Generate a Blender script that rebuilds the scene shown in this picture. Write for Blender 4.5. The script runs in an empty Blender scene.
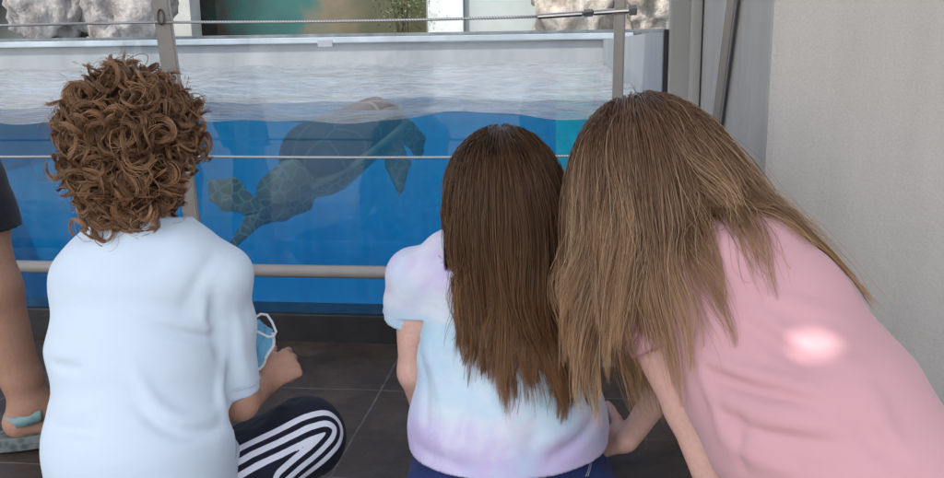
import bpy, bmesh, math
import numpy as np
from mathutils import Vector, Matrix

PI = math.pi
scene = bpy.context.scene
COL = scene.collection
rng = np.random.default_rng(7)

# ------------------------------------------------------------------ camera
F = 900.0                      # focal length in photo pixels (944 x 478)
CAM = np.array([0, 0, 0.80])
PITCH, ROLL = math.radians(12.2), math.radians(0.8)
fwd = np.array([0, math.cos(PITCH), -math.sin(PITCH)])
_r = np.array([1.0, 0, 0]); _u = np.cross(_r, fwd)
rgt = _r * math.cos(ROLL) - _u * math.sin(ROLL)
upv = np.cross(rgt, fwd)


def ray(px, py):
    return fwd + (px - 472) / F * rgt - (py - 239) / F * upv


def A(px, py, d):
    """real point seen at a photo pixel, d metres in front of the camera"""
    return CAM + d * ray(px, py)


def AZ(px, py, z):
    r = ray(px, py)
    return CAM + r * ((z - CAM[2]) / r[2])


cam = bpy.data.cameras.new('camera'); camo = bpy.data.objects.new('camera', cam)
COL.objects.link(camo); scene.camera = camo
cam.sensor_width = 36; cam.lens = 36 * F / 944; cam.clip_start = 0.02; cam.clip_end = 500
M = Matrix(((rgt[0], upv[0], -fwd[0], CAM[0]), (rgt[1], upv[1], -fwd[1], CAM[1]), (rgt[2], upv[2], -fwd[2], CAM[2]), (0, 0, 0, 1)))
camo.matrix_world = M

# frame of the tank front: u along the glass, v into the tank
YAW = math.radians(7.0)
O = AZ(430, 345, 0.0)
eu = np.array([math.cos(YAW), -math.sin(YAW), 0]); ev = np.array([math.sin(YAW), math.cos(YAW), 0])


def L2W(u, v, z):
    return np.array([O[0], O[1], 0]) + u * eu + v * ev + np.array([0, 0, z])


def on_v(px, py, v):
    """(u, z) of a pixel on the plane v = const of the tank frame"""
    r = ray(px, py); t = (v - np.dot(CAM - O, ev)) / np.dot(r, ev)
    p = CAM + t * r
    return float(np.dot(p - O, eu)), float(p[2])


# ------------------------------------------------------------------ helpers: objects
def tag(o, label=None, cat=None, group=None, kind=None):
    if label: o['label'] = label
    if cat: o['category'] = cat
    if group: o['group'] = group
    if kind: o['kind'] = kind
    return o


def empty(name, loc, rz=0.0):
    o = bpy.data.objects.new(name, None); COL.objects.link(o)
    o.location = [float(x) for x in loc]; o.rotation_euler = (0, 0, rz); o.empty_display_size = 0.1
    return o


def wm(o):
    """world matrix worked out by hand (the depsgraph is not updated while building)"""
    m = Matrix.LocRotScale(o.location, o.rotation_euler, o.scale)
    return wm(o.parent) @ m if o.parent else m


def link(name, me, mat, parent=None, loc=None):
    """mesh given in world coordinates; origin set to loc or to the parent"""
    o = bpy.data.objects.new(name, me); COL.objects.link(o)
    if mat is not None:
        for m_ in (mat if isinstance(mat, (list, tuple)) else [mat]): me.materials.append(m_)
    if parent is not None:
        o.parent = parent
        me.transform(wm(parent).inverted())
    elif loc is not None:
        o.location = [float(x) for x in loc]
        me.transform(Matrix.Translation(Vector([-float(x) for x in loc])))
    return o


def mesh_np(name, V, Fc, smooth=True):
    me = bpy.data.meshes.new(name)
    V = np.asarray(V, np.float32); Fc = np.asarray(Fc, np.int32)
    n = Fc.shape[1]
    me.vertices.add(len(V)); me.vertices.foreach_set('co', V.ravel())
    me.loops.add(Fc.size); me.loops.foreach_set('vertex_index', Fc.ravel())
    me.polygons.add(len(Fc)); me.polygons.foreach_set('loop_start', np.arange(0, Fc.size, n, dtype=np.int32))
    me.update(calc_edges=True); me.validate()
    me.polygons.foreach_set('use_smooth', np.full(len(me.polygons), smooth))
    return me


def set_col(me, C, name='col'):
    a = me.color_attributes.new(name, 'FLOAT_COLOR', 'POINT')
    C = np.asarray(C, np.float32)
    if C.shape[1] == 3: C = np.c_[C, np.ones(len(C))]
    a.data.foreach_set('color', C.astype(np.float32).ravel())


def set_f(me, f, name):
    a = me.attributes.new(name, 'FLOAT', 'POINT'); a.data.foreach_set('value', np.asarray(f, np.float32))


def vco(me):
    V = np.empty(len(me.vertices) * 3, np.float32); me.vertices.foreach_get('co', V); return V.reshape(-1, 3).astype(float)


def bm_mesh(name, bm, smooth=False):
    bmesh.ops.recalc_face_normals(bm, faces=bm.faces)
    me = bpy.data.meshes.new(name); bm.to_mesh(me); bm.free()
    for p in me.polygons: p.use_smooth = smooth
    return me


def box(bm, c0, c1, fr=None, bevel=0.0):
    """box between two local corners, through frame fr(u,v,z)->world"""
    fr = fr or (lambda x, y, z: np.array([x, y, z]))
    vs = [bm.verts.new(fr(c0[0] if i & 1 else c1[0], c0[1] if i & 2 else c1[1], c0[2] if i & 4 else c1[2])) for i in range(8)]
    fs = [bm.faces.new([vs[i] for i in q]) for q in ((0, 1, 3, 2), (4, 6, 7, 5), (0, 4, 5, 1), (2, 3, 7, 6), (0, 2, 6, 4), (1, 5, 7, 3))]
    if bevel:
        es = {e for f in fs for e in f.edges}
        bmesh.ops.bevel(bm, geom=list(es), offset=bevel, segments=2, affect='EDGES', profile=0.6)


def tube(bm, pts, r, n=10, caps=True):
    pts = [np.asarray(p, float) for p in pts]
    rs = r if isinstance(r, (list, tuple, np.ndarray)) else [r] * len(pts)
    ref = np.array([0.13, 0.2, 1.0]); rings = []
    for i, p in enumerate(pts):
        t = pts[min(i + 1, len(pts) - 1)] - pts[max(i - 1, 0)]; t /= np.linalg.norm(t)
        if abs(np.dot(t, ref)) > 0.95 * np.linalg.norm(ref): ref = np.array([1.0, 0.1, 0.05])
        a = np.cross(t, ref); a /= np.linalg.norm(a); b = np.cross(t, a)
        rings.append([bm.verts.new(p + rs[i] * (math.cos(2 * PI * k / n) * a + math.sin(2 * PI * k / n) * b)) for k in range(n)])
    for q0, q1 in zip(rings, rings[1:]):
        for k in range(n): bm.faces.new((q0[k], q0[(k + 1) % n], q1[(k + 1) % n], q1[k]))
    if caps: bm.faces.new(rings[0][::-1]); bm.faces.new(rings[-1])


# ------------------------------------------------------------------ helpers: materials
def nt_new(name):
    m = bpy.data.materials.new(name); m.use_nodes = True
    nt = m.node_tree; nt.nodes.clear()
    out = nt.nodes.new('ShaderNodeOutputMaterial')
    return m, nt, out


def N(nt, typ, **kw):
    n = nt.nodes.new(typ)
    for k, v in kw.items():
        if k in n.inputs: n.inputs[k].default_value = v
        else: setattr(n, k, v)
    return n


def rgba(c): return (c[0], c[1], c[2], 1.0)


def ramp(nt, fac, stops):
    r = nt.nodes.new('ShaderNodeValToRGB'); el = r.color_ramp.elements
    while len(el) < len(stops): el.new(0.5)
    for e, (p, c) in zip(el, stops): e.position = p; e.color = rgba(c) if not np.isscalar(c) else (c, c, c, 1)
    nt.links.new(fac, r.inputs['Fac']); return r.outputs['Color']


def mixc(nt, fac, a, b, mode='MIX'):
    m = nt.nodes.new('ShaderNodeMix'); m.data_type = 'RGBA'; m.blend_type = mode
    for s, v in ((m.inputs[0], fac), (m.inputs[6], a), (m.inputs[7], b)):
        if hasattr(v, 'links'): nt.links.new(v, s)
        else: s.default_value = v if np.isscalar(v) else rgba(v)
    return m.outputs[2]


def math_n(nt, op, a, b=0.0, c=0.0):
    m = nt.nodes.new('ShaderNodeMath'); m.operation = op
    for s, v in zip(m.inputs, (a, b, c)):
        if hasattr(v, 'links'): nt.links.new(v, s)
        else: s.default_value = v
    return m.outputs[0]


def coords(nt, scale=(1, 1, 1), kind='Object', rot=(0, 0, 0)):
    tc = nt.nodes.new('ShaderNodeTexCoord'); mp = nt.nodes.new('ShaderNodeMapping')
    mp.inputs['Scale'].default_value = scale; mp.inputs['Rotation'].default_value = rot
    nt.links.new(tc.outputs[kind], mp.inputs['Vector']); return mp.outputs['Vector']


def noise(nt, vec, scale, detail=4, rough=0.55, dist=0.0):
    n = N(nt, 'ShaderNodeTexNoise'); n.inputs['Scale'].default_value = scale; n.inputs['Detail'].default_value = detail
    n.inputs['Roughness'].default_value = rough; n.inputs['Distortion'].default_value = dist
    nt.links.new(vec, n.inputs['Vector']); return n.outputs['Fac']


def bump(nt, h, strength, dist=0.01, normal=None):
    b = N(nt, 'ShaderNodeBump'); b.inputs['Strength'].default_value = strength; b.inputs['Distance'].default_value = dist
    nt.links.new(h, b.inputs['Height'])
    if normal is not None: nt.links.new(normal, b.inputs['Normal'])
    return b.outputs['Normal']


def pm(name, col, rough=0.6, var=0.12, vscale=4.0, bstr=0.0, bscale=60.0, bdist=0.004, metal=0.0, spec=0.5, sss=0.0, sheen=0.0, col2=None, rvar=0.0):
    m, nt, out = nt_new(name)
    p = N(nt, 'ShaderNodeBsdfPrincipled'); nt.links.new(p.outputs[0], out.inputs[0])
    v = coords(nt)
    nz = noise(nt, v, vscale, 5)
    c2 = col2 or tuple(c * (1 - 2 * var) for c in col)
    c1 = col if col2 else tuple(min(1, c * (1 + var)) for c in col)
    c = ramp(nt, nz, [(0.3, c2), (0.7, c1)])
    nt.links.new(c, p.inputs['Base Color'])
    p.inputs['Roughness'].default_value = rough; p.inputs['Metallic'].default_value = metal
    p.inputs['Specular IOR Level'].default_value = spec
    if rvar:
        r = ramp(nt, noise(nt, v, vscale * 2.3, 4), [(0.3, max(0, rough - rvar)), (0.7, min(1, rough + rvar))]); nt.links.new(r, p.inputs['Roughness'])
    if sss:
        p.inputs['Subsurface Weight'].default_value = sss; p.inputs['Subsurface Radius'].default_value = (0.012, 0.005, 0.003); p.inputs['Subsurface Scale'].default_value = 0.6
    if sheen: p.inputs['Sheen Weight'].default_value = sheen
    if bstr: nt.links.new(bump(nt, noise(nt, v, bscale, 6), bstr, bdist), p.inputs['Normal'])
    return m


def cloth(name, colour_fn, rough=0.9, weave=900.0, sheen=0.15, wr=0.25):
    m, nt, out = nt_new(name)
    p = N(nt, 'ShaderNodeBsdfPrincipled'); nt.links.new(p.outputs[0], out.inputs[0])
    v = coords(nt)
    c = colour_fn(nt, v)
    if hasattr(c, 'links'): nt.links.new(c, p.inputs['Base Color'])
    else: p.inputs['Base Color'].default_value = rgba(c)
    p.inputs['Roughness'].default_value = rough; p.inputs['Specular IOR Level'].default_value = 0.2
    p.inputs['Sheen Weight'].default_value = sheen
    b0 = bump(nt, noise(nt, coords(nt, (1, 1, 1.6), 'Object', (.3, .5, .8)), 9, 3, 0.5, 1.2), wr * 1.3, 0.012)
    b1 = bump(nt, noise(nt, v, 30, 4, 0.55, 0.9), wr * .8, 0.004, b0)
    b2 = bump(nt, noise(nt, v, weave, 2), 0.12, 0.001, b1)
    nt.links.new(b2, p.inputs['Normal'])
    return m


def skin(name, base, flush):
    m, nt, out = nt_new(name)
    p = N(nt, 'ShaderNodeBsdfPrincipled'); nt.links.new(p.outputs[0], out.inputs[0])
    v = coords(nt)
    c = ramp(nt, noise(nt, v, 9, 5), [(0.3, base), (0.72, flush)])
    c = mixc(nt, 0.25, c, ramp(nt, noise(nt, v, 140, 3), [(0.35, tuple(x * .75 for x in base)), (0.65, flush)]))
    nt.links.new(c, p.inputs['Base Color'])
    p.inputs['Roughness'].default_value = 0.5; p.inputs['Specular IOR Level'].default_value = 0.35
    p.inputs['Subsurface Weight'].default_value = 0.0; p.inputs['Subsurface Radius'].default_value = (0.012, 0.005, 0.003); p.inputs['Subsurface Scale'].default_value = 0.5
    nt.links.new(bump(nt, noise(nt, v, 260, 4), 0.1, 0.002), p.inputs['Normal'])
    return m


def hair_mat(name, rough=0.38, spec=0.5):
    m, nt, out = nt_new(name)
    p = N(nt, 'ShaderNodeBsdfPrincipled'); nt.links.new(p.outputs[0], out.inputs[0])
    a = N(nt, 'ShaderNodeVertexColor'); a.layer_name = 'col'
    nt.links.new(a.outputs['Color'], p.inputs['Base Color'])
    p.inputs['Roughness'].default_value = rough; p.inputs['Specular IOR Level'].default_value = spec
    p.inputs['Specular Tint'].default_value = (1.0, .78, .56, 1)
    return m


# ------------------------------------------------------------------ helpers: smooth solids on a grid
def unit(v): v = np.asarray(v, float); return v / (np.linalg.norm(v) + 1e-12)


class Field:
    def __init__(s, lo, hi, h):
        s.lo = np.asarray(lo, float); s.h = h
        s.n = np.ceil((np.asarray(hi, float) - s.lo) / h).astype(int) + 1
        s.d = np.full(s.n, 1.0, np.float32)

    def sl(s, lo, hi):
        a = np.clip(np.floor((lo - s.lo) / s.h).astype(int), 0, s.n); b = np.clip(np.ceil((hi - s.lo) / s.h).astype(int) + 1, 0, s.n)
        return tuple(slice(x, y) for x, y in zip(a, b))

    def pts(s, sl):
        ax = [s.lo[i] + s.h * np.arange(sl[i].start, sl[i].stop) for i in range(3)]
        return np.meshgrid(*ax, indexing='ij')

    def add(s, p0, p1, r0, r1=None, R=None, cap=None, k=0.02, op='u'):
        p0 = np.asarray(p0, float); p1 = np.asarray(p1, float)
        r1 = r0 if r1 is None else r1
        a0, b0 = (r0, r0) if np.isscalar(r0) else r0
        a1, b1 = (r1, r1) if np.isscalar(r1) else r1
        ax = p1 - p0; Ln = np.linalg.norm(ax)
        if Ln < 1e-5: ax = np.array([0, 0, 1.0]); Ln = 1e-5
        else: ax = ax / Ln
        R = np.array([1.0, 0.01, 0.02]) if R is None else np.asarray(R, float)
        R = R - np.dot(R, ax) * ax
        if np.linalg.norm(R) < 0.05: R = np.array([0.1, 1, 0.1]); R = R - np.dot(R, ax) * ax
        R = unit(R); B = np.cross(ax, R)
        mr = max(a0, b0, a1, b1, cap or 0) + k + 0.02
        sl = s.sl(np.minimum(p0, p1) - mr, np.maximum(p0, p1) + mr)
        if any(x.stop <= x.start for x in sl): return
        X, Y, Z = s.pts(sl)
        X = X - p0[0]; Y = Y - p0[1]; Z = Z - p0[2]
        pa = X * ax[0] + Y * ax[1] + Z * ax[2]
        t = np.clip(pa / Ln, 0, 1); w = pa - t * Ln
        u = X * R[0] + Y * R[1] + Z * R[2]; v = X * B[0] + Y * B[1] + Z * B[2]
        a = a0 + (a1 - a0) * t; b = b0 + (b1 - b0) * t; c = np.minimum(a, b) if cap is None else cap
        k0 = np.sqrt((u / a) ** 2 + (v / b) ** 2 + (w / c) ** 2)
        k1 = np.sqrt((u / a ** 2) ** 2 + (v / b ** 2) ** 2 + (w / c ** 2) ** 2) + 1e-6
        dd = (k0 * (k0 - 1) / k1).astype(np.float32)
        o = s.d[sl]
        if op == 'u':
            hh = np.clip(0.5 + 0.5 * (o - dd) / k, 0, 1)
            s.d[sl] = o * (1 - hh) + dd * hh - k * hh * (1 - hh)
        else:                                        # smooth subtraction
            dd = -dd
            hh = np.clip(0.5 - 0.5 * (o - dd) / k, 0, 1)
            s.d[sl] = o * (1 - hh) + dd * hh + k * hh * (1 - hh)

    def chain(s, pts, rs, k=0.02, **kw):
        for i in range(len(pts) - 1): s.add(pts[i], pts[i + 1], rs[i], rs[i + 1], k=k, **kw)

    def cut(s, p, n, region=None):
        """remove everything on the side n of the plane through p (inside region = (centre, radius) only)"""
        n = unit(n); sl = tuple(slice(0, m) for m in s.n)
        if region is not None: sl = s.sl(np.asarray(region[0]) - region[1], np.asarray(region[0]) + region[1])
        X, Y, Z = s.pts(sl)
        pd = ((X - p[0]) * n[0] + (Y - p[1]) * n[1] + (Z - p[2]) * n[2]).astype(np.float32)
        o = s.d[sl]
        s.d[sl] = np.maximum(o, pd)

    def fold(s, pts, amp, w):
        """raise (amp>0) or press in (amp<0) a soft fold along a polyline"""
        for p0, p1 in zip(pts, pts[1:]):
            p0 = np.asarray(p0, float); p1 = np.asarray(p1, float)
            sl = s.sl(np.minimum(p0, p1) - 3 * w, np.maximum(p0, p1) + 3 * w)
            if any(x.stop <= x.start for x in sl): continue
            X, Y, Z = s.pts(sl); ab = p1 - p0
            t = np.clip(((X - p0[0]) * ab[0] + (Y - p0[1]) * ab[1] + (Z - p0[2]) * ab[2]) / np.dot(ab, ab), 0, 1)
            r2 = (X - p0[0] - t * ab[0]) ** 2 + (Y - p0[1] - t * ab[1]) ** 2 + (Z - p0[2] - t * ab[2]) ** 2
            s.d[sl] -= (amp * np.exp(-r2 / w ** 2)).astype(np.float32)

    def ripple(s, amp, wl, seed, stretch=(1, 1, 1)):
        r = np.random.default_rng(seed)
        sl = tuple(slice(0, m) for m in s.n)
        X, Y, Z = s.pts(sl); acc = 0
        for _ in range(7):
            k = unit(r.normal(size=3) * np.asarray(stretch)) * 2 * PI / (wl * r.uniform(0.6, 1.7))
            acc = acc + np.sin(X * k[0] + Y * k[1] + Z * k[2] + r.uniform(0, 6.3) + 1.2 * np.sin((X * k[1] - Y * k[0] + Z * k[0]) * 0.6 + r.uniform(0, 6)))
        s.d -= (amp * acc / 4).astype(np.float32)

    def sample(s, P):
        q = (P - s.lo) / s.h
        i = np.floor(q).astype(int); f = q - i
        ok = np.all((i >= 0) & (i < s.n - 1), axis=1)
        i = np.clip(i, 0, s.n - 2); out = 0
        for dx in (0, 1):
            for dy in (0, 1):
                for dz in (0, 1):
                    w = (f[:, 0] if dx else 1 - f[:, 0]) * (f[:, 1] if dy else 1 - f[:, 1]) * (f[:, 2] if dz else 1 - f[:, 2])
                    out = out + w * s.d[i[:, 0] + dx, i[:, 1] + dy, i[:, 2] + dz]
        return np.where(ok, out, 1.0)

    def hit(s, px, py, d0=0.6, d1=2.6):
        """first point of the solid along the line of sight of a photo pixel"""
        D = np.arange(d0, d1, s.h * .5); P = CAM + D[:, None] * ray(px, py)
        q = np.nonzero(s.sample(P) < 0)[0]
        return P[q[0]] if len(q) else A(px, py, 1.4)

    def cover(s, body, off, zmin=-9.0):
        """grow a garment so the body stays just inside it"""
        m = (s.d < .013) & (s.d > -.035)
        m[:, :, :max(0, int((zmin - s.lo[2]) / s.h))] = False
        idx = np.argwhere(m); P = s.lo + s.h * idx
        b = body.sample(P) - off; o = s.d[m]; k = .008
        hh = np.clip(.5 + .5 * (o - b) / k, 0, 1)
        s.d[m] = (o * (1 - hh) + b * hh - k * hh * (1 - hh)).astype(np.float32)

    def surf_path(s, pix, lift=.0005, sub=4):
        out = []
        for (x0, y0), (x1, y1) in zip(pix, pix[1:]):
            for t in np.arange(sub) / sub:
                p = s.hit(x0 + (x1 - x0) * t, y0 + (y1 - y0) * t); out.append(p)
        out = np.array(out)
        for _ in range(2): out[1:-1] = .5 * out[1:-1] + .25 * (out[:-2] + out[2:])
        for _ in range(4): out = out - s.grad(out) * (s.sample(out) - lift)[:, None]
        return out

    def foldpx(s, pts, amp, w):
        """fold along a line on the visible surface; a ridge beside a valley"""
        Q = []
        for (x0, y0), (x1, y1) in zip(pts, pts[1:]):
            for t in (0, .5): Q.append(s.hit(x0 + (x1 - x0) * t, y0 + (y1 - y0) * t))
        Q.append(s.hit(*pts[-1])); Q = np.array(Q)
        for _ in range(3): Q[1:-1] = .5 * Q[1:-1] + .25 * (Q[:-2] + Q[2:])
        sl = s.sl(Q.min(0) - 3 * w, Q.max(0) + 3 * w)
        X, Y, Z = s.pts(sl); best = np.full(X.shape, 1.0); tt = np.zeros(X.shape); n = len(Q) - 1
        for i in range(n):
            p0, ab = Q[i], Q[i + 1] - Q[i]
            t = np.clip(((X - p0[0]) * ab[0] + (Y - p0[1]) * ab[1] + (Z - p0[2]) * ab[2]) / (np.dot(ab, ab) + 1e-12), 0, 1)
            r2 = (X - p0[0] - t * ab[0]) ** 2 + (Y - p0[1] - t * ab[1]) ** 2 + (Z - p0[2] - t * ab[2]) ** 2
            m = r2 < best; best[m] = r2[m]; tt[m] = ((i + t) / n)[m]
        s.d[sl] -= (amp * np.sin(PI * np.clip(tt, .02, .98)) ** .7 * np.exp(-best / w ** 2)).astype(np.float32)

    def grad(s, P):
        e = s.h
        g = np.stack([s.sample(P + e * a) - s.sample(P - e * a) for a in np.eye(3)], 1)
        return g / (np.linalg.norm(g, axis=1, keepdims=True) + 1e-9)

    def mesh(s, smooth=2):
        d = s.d; I = d < 0
        n = s.n
        cnt = np.zeros(n - 1, np.int8)
        for dx in (0, 1):
            for dy in (0, 1):
                for dz in (0, 1): cnt += I[dx:n[0] - 1 + dx, dy:n[1] - 1 + dy, dz:n[2] - 1 + dz]
        act = (cnt > 0) & (cnt < 8)
        ai = np.argwhere(act); idx = np.full(n - 1, -1, np.int32); idx[act] = np.arange(len(ai))
        cv = {(dx, dy, dz): d[ai[:, 0] + dx, ai[:, 1] + dy, ai[:, 2] + dz] for dx in (0, 1) for dy in (0, 1) for dz in (0, 1)}
        acc = np.zeros((len(ai), 3)); c = np.zeros(len(ai))
        for a in range(3):
            for b in (0, 1):
                for e in (0, 1):
                    o = [(a + 1) % 3, (a + 2) % 3]; q0 = [0, 0, 0]; q0[o[0]] = b; q0[o[1]] = e; q1 = list(q0); q1[a] = 1
                    v0 = cv[tuple(q0)]; v1 = cv[tuple(q1)]; x = (v0 < 0) != (v1 < 0)
                    t = np.where(x, v0 / np.where(x, v0 - v1, 1), 0); P = np.tile(np.array(q0, float), (len(ai), 1)); P[:, a] = t
                    acc[x] += P[x]; c[x] += 1
        V = s.lo + s.h * (ai + acc / c[:, None])
        quads = []
        for a in range(3):
            o1, o2 = (a + 1) % 3, (a + 2) % 3
            s0 = [slice(None)] * 3; s1 = [slice(None)] * 3; s0[a] = slice(0, -1); s1[a] = slice(1, None)
            i0 = I[tuple(s0)]; i1 = I[tuple(s1)]
            e = np.argwhere(i0 != i1)
            e = e[(e[:, o1] > 0) & (e[:, o2] > 0) & (e[:, o1] < n[o1] - 1) & (e[:, o2] < n[o2] - 1)]
            def cell(da, db):
                q = e.copy(); q[:, o1] -= da; q[:, o2] -= db; return idx[q[:, 0], q[:, 1], q[:, 2]]
            q = np.stack([cell(1, 1), cell(0, 1), cell(0, 0), cell(1, 0)], 1)
            fl = ~i0[e[:, 0], e[:, 1], e[:, 2]]
            q[fl] = q[fl][:, ::-1]; quads.append(q)
        Q = np.concatenate(quads); Q = Q[(Q >= 0).all(1)]
        E = np.concatenate([Q[:, [0, 1]], Q[:, [1, 2]], Q[:, [2, 3]], Q[:, [3, 0]]])
        for it in range(smooth):
            for lam in (0.5, -0.52):
                S = np.zeros_like(V); Cn = np.zeros(len(V))
                for j in (0, 1):
                    for ax in range(3): S[:, ax] += np.bincount(E[:, j], V[E[:, 1 - j], ax], len(V))
                    Cn += np.bincount(E[:, j], minlength=len(V))
                V = V + lam * (S / np.maximum(Cn, 1)[:, None] - V)
        return V, Q


def open_at(V, Q, p, n, h, region=None):
    """take the flat lid off a solid cut by a plane so the garment is open there"""
    n = unit(n); pd = (V - p) @ n
    near = pd > -0.9 * h
    if region is not None: near &= np.linalg.norm(V - region[0], axis=1) < region[1]
    fn = np.cross(V[Q[:, 1]] - V[Q[:, 0]], V[Q[:, 3]] - V[Q[:, 0]]); fn /= np.linalg.norm(fn, axis=1, keepdims=True) + 1e-12
    lid = near[Q].all(1) & (np.abs(fn @ n) > 0.75)
    Q = Q[~lid]
    # snap the rim onto the plane
    E = np.sort(np.concatenate([Q[:, [0, 1]], Q[:, [1, 2]], Q[:, [2, 3]], Q[:, [3, 0]]]), axis=1)
    key = E[:, 0].astype(np.int64) * len(V) + E[:, 1]; uk, c = np.unique(key, return_counts=True)
    b = uk[c == 1]; bi = np.unique(np.r_[b // len(V), b % len(V)])
    bi = bi[near[bi]]
    V = V.copy(); V[bi] -= np.outer(pd[bi], n)
    return V, Q


def compact(V, Q):
    u, inv = np.unique(Q, return_inverse=True)
    return V[u], inv.reshape(Q.shape)


def solidify(o, t):
    m = o.modifiers.new('thickness', 'SOLIDIFY'); m.thickness = t; m.offset = -1; m.use_even_offset = False


def ring(Fd, c, n, rmax, num=48):
    n = unit(n); a = unit(np.cross(n, [.3, .2, .9])); b = np.cross(n, a); out = []
    for t in np.linspace(0, 2 * PI, num, endpoint=False):
        dr = math.cos(t) * a + math.sin(t) * b; rr = np.arange(0, rmax, .001); v = Fd.sample(c + rr[:, None] * dr)
        k = np.nonzero(v > 0)[0]
        out.append(c + dr * (rr[k[0]] + .0003) if len(k) else None)
    return out


def stitch(name, Fd, c, n, rmax, mat, par, r=.0008):
    pts = ring(Fd, c, n, rmax); bm = bmesh.new(); run = []
    for p in pts + pts[:1] + [None]:
        if p is not None and (not run or np.linalg.norm(p - run[-1]) < .02): run.append(p)
        else:
            if len(run) > 2: tube(bm, run, r, 5)
            run = [] if p is None else [p]
    return link(name, bm_mesh(name, bm, True), mat, par)


def bounds(pts, m):
    P = np.array(pts); return P.min(0) - m, P.max(0) + m


# ------------------------------------------------------------------ helpers: hair
def strands(P, rad, colr):
    """P (n,s,3) centre lines -> one mesh of three-sided tapering hairs"""
    n, S, _ = P.shape
    T = np.gradient(P, axis=1); T /= np.linalg.norm(T, axis=2, keepdims=True) + 1e-9
    ref = np.tile(np.array([0.31, 0.77, 0.55]), (n, S, 1))
    a = np.cross(T, ref); a /= np.linalg.norm(a, axis=2, keepdims=True) + 1e-9
    b = np.cross(T, a)
    V = np.empty((n, S, 3, 3))
    for k in range(3):
        V[:, :, k] = P + rad[..., None] * (math.cos(2 * PI * k / 3) * a + math.sin(2 * PI * k / 3) * b)
    base = (np.arange(n)[:, None] * S + np.arange(S - 1)[None]) * 3
    Fq = np.stack([np.stack([base + k, base + (k + 1) % 3, base + 3 + (k + 1) % 3, base + 3 + k], -1) for k in range(3)], 2)
    C = np.repeat(colr.reshape(n * S, 3), 3, axis=0)
    return V.reshape(-1, 3), Fq.reshape(-1, 4), C


def join_np(parts):
    Vs, Fs, Cs, o = [], [], [], 0
    for V, Fq, C in parts:
        Vs.append(V); Fs.append(Fq + o); Cs.append(C); o += len(V)
    return np.concatenate(Vs), np.concatenate(Fs), np.concatenate(Cs)


def ellipsoid_grid(c, ax, rad, keep=None, nu=48, nv=28):
    """ax: three unit axes, rad: three radii; keep(local unit) -> mask"""
    th = np.linspace(0.02, PI - 0.02, nv); ph = np.linspace(0, 2 * PI, nu, endpoint=False)
    Tm, Pm = np.meshgrid(th, ph, indexing='ij')
    Lc = np.stack([np.sin(Tm) * np.cos(Pm), np.sin(Tm) * np.sin(Pm), np.cos(Tm)], -1).reshape(-1, 3)
    V = c + (Lc * rad) @ ax
    i = np.arange(nv - 1)[:, None] * nu; j = np.arange(nu)[None]
    Fq = np.stack([i + j, i + (j + 1) % nu, i + nu + (j + 1) % nu, i + nu + j], -1).reshape(-1, 4)
    if keep is not None: Fq = Fq[keep(Lc)[Fq].all(1)]
    u, inv = np.unique(Fq, return_inverse=True)
    return V[u], inv.reshape(Fq.shape)


def scalp_points(n, c, ax, rad, keep, r):
    out = []
    while sum(map(len, out)) < n:
        L = r.normal(size=(n * 2, 3)); L /= np.linalg.norm(L, axis=1, keepdims=True)
        out.append(L[keep(L)])
    L = np.concatenate(out)[:n]
    P = c + (L * rad) @ ax
    Nn = (L / rad) @ ax; Nn /= np.linalg.norm(Nn, axis=1, keepdims=True)
    return P, Nn, L


def comb(P0, Nn, D0, G, length, steps, colliders, offs, r, turn=0.22, jit=0.05):
    """let every hair grow from its root, bend towards its own fall direction and stay outside the body"""
    n = len(P0); P = np.empty((n, steps, 3)); P[:, 0] = P0
    d = D0 / (np.linalg.norm(D0, axis=1, keepdims=True) + 1e-9)
    st = (length / (steps - 1))[:, None]
    jv = r.normal(size=(n, 3)) * jit
    for i in range(1, steps):
        jv = 0.8 * jv + r.normal(size=(n, 3)) * jit * 0.5
        d = d * (1 - turn) + G * turn + jv
        d /= np.linalg.norm(d, axis=1, keepdims=True) + 1e-9
        p = P[:, i - 1] + d * st
        for f in colliders:
            for _ in range(2):
                dist = f.sample(p); m = dist < offs
                if m.any():
                    g = f.grad(p[m]); p[m] += g * (offs[m] - dist[m])[:, None]
        d = p - P[:, i - 1]; d /= np.linalg.norm(d, axis=1, keepdims=True) + 1e-9
        P[:, i] = p
    return P


def trim(P, f):
    """shorten every hair to the fraction f of its length"""
    n, S, _ = P.shape
    q = np.clip(np.linspace(0, 1, S)[None] * f[:, None], 0, 1) * (S - 1); i = np.minimum(q.astype(int), S - 2); w = (q - i)[..., None]; a = np.arange(n)[:, None]
    return P[a, i] * (1 - w) + P[a, i + 1] * w


def clump(P, nc, r, amount=0.75, power=1.3, cols=None):
    n, S, _ = P.shape
    ci = r.choice(n, nc, replace=False)
    key = P[:, S // 3]; kc = key[ci]; D = (kc ** 2).sum(1)[None] - 2 * key @ kc.T
    a = D.argmin(1); t = np.linspace(0, 1, S) ** power
    w = (amount * r.uniform(0.45, 1.15, n))[:, None] * t[None]
    w = np.clip(w, 0, 0.96)[..., None]
    return P * (1 - w) + P[ci][a] * w, a

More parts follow.
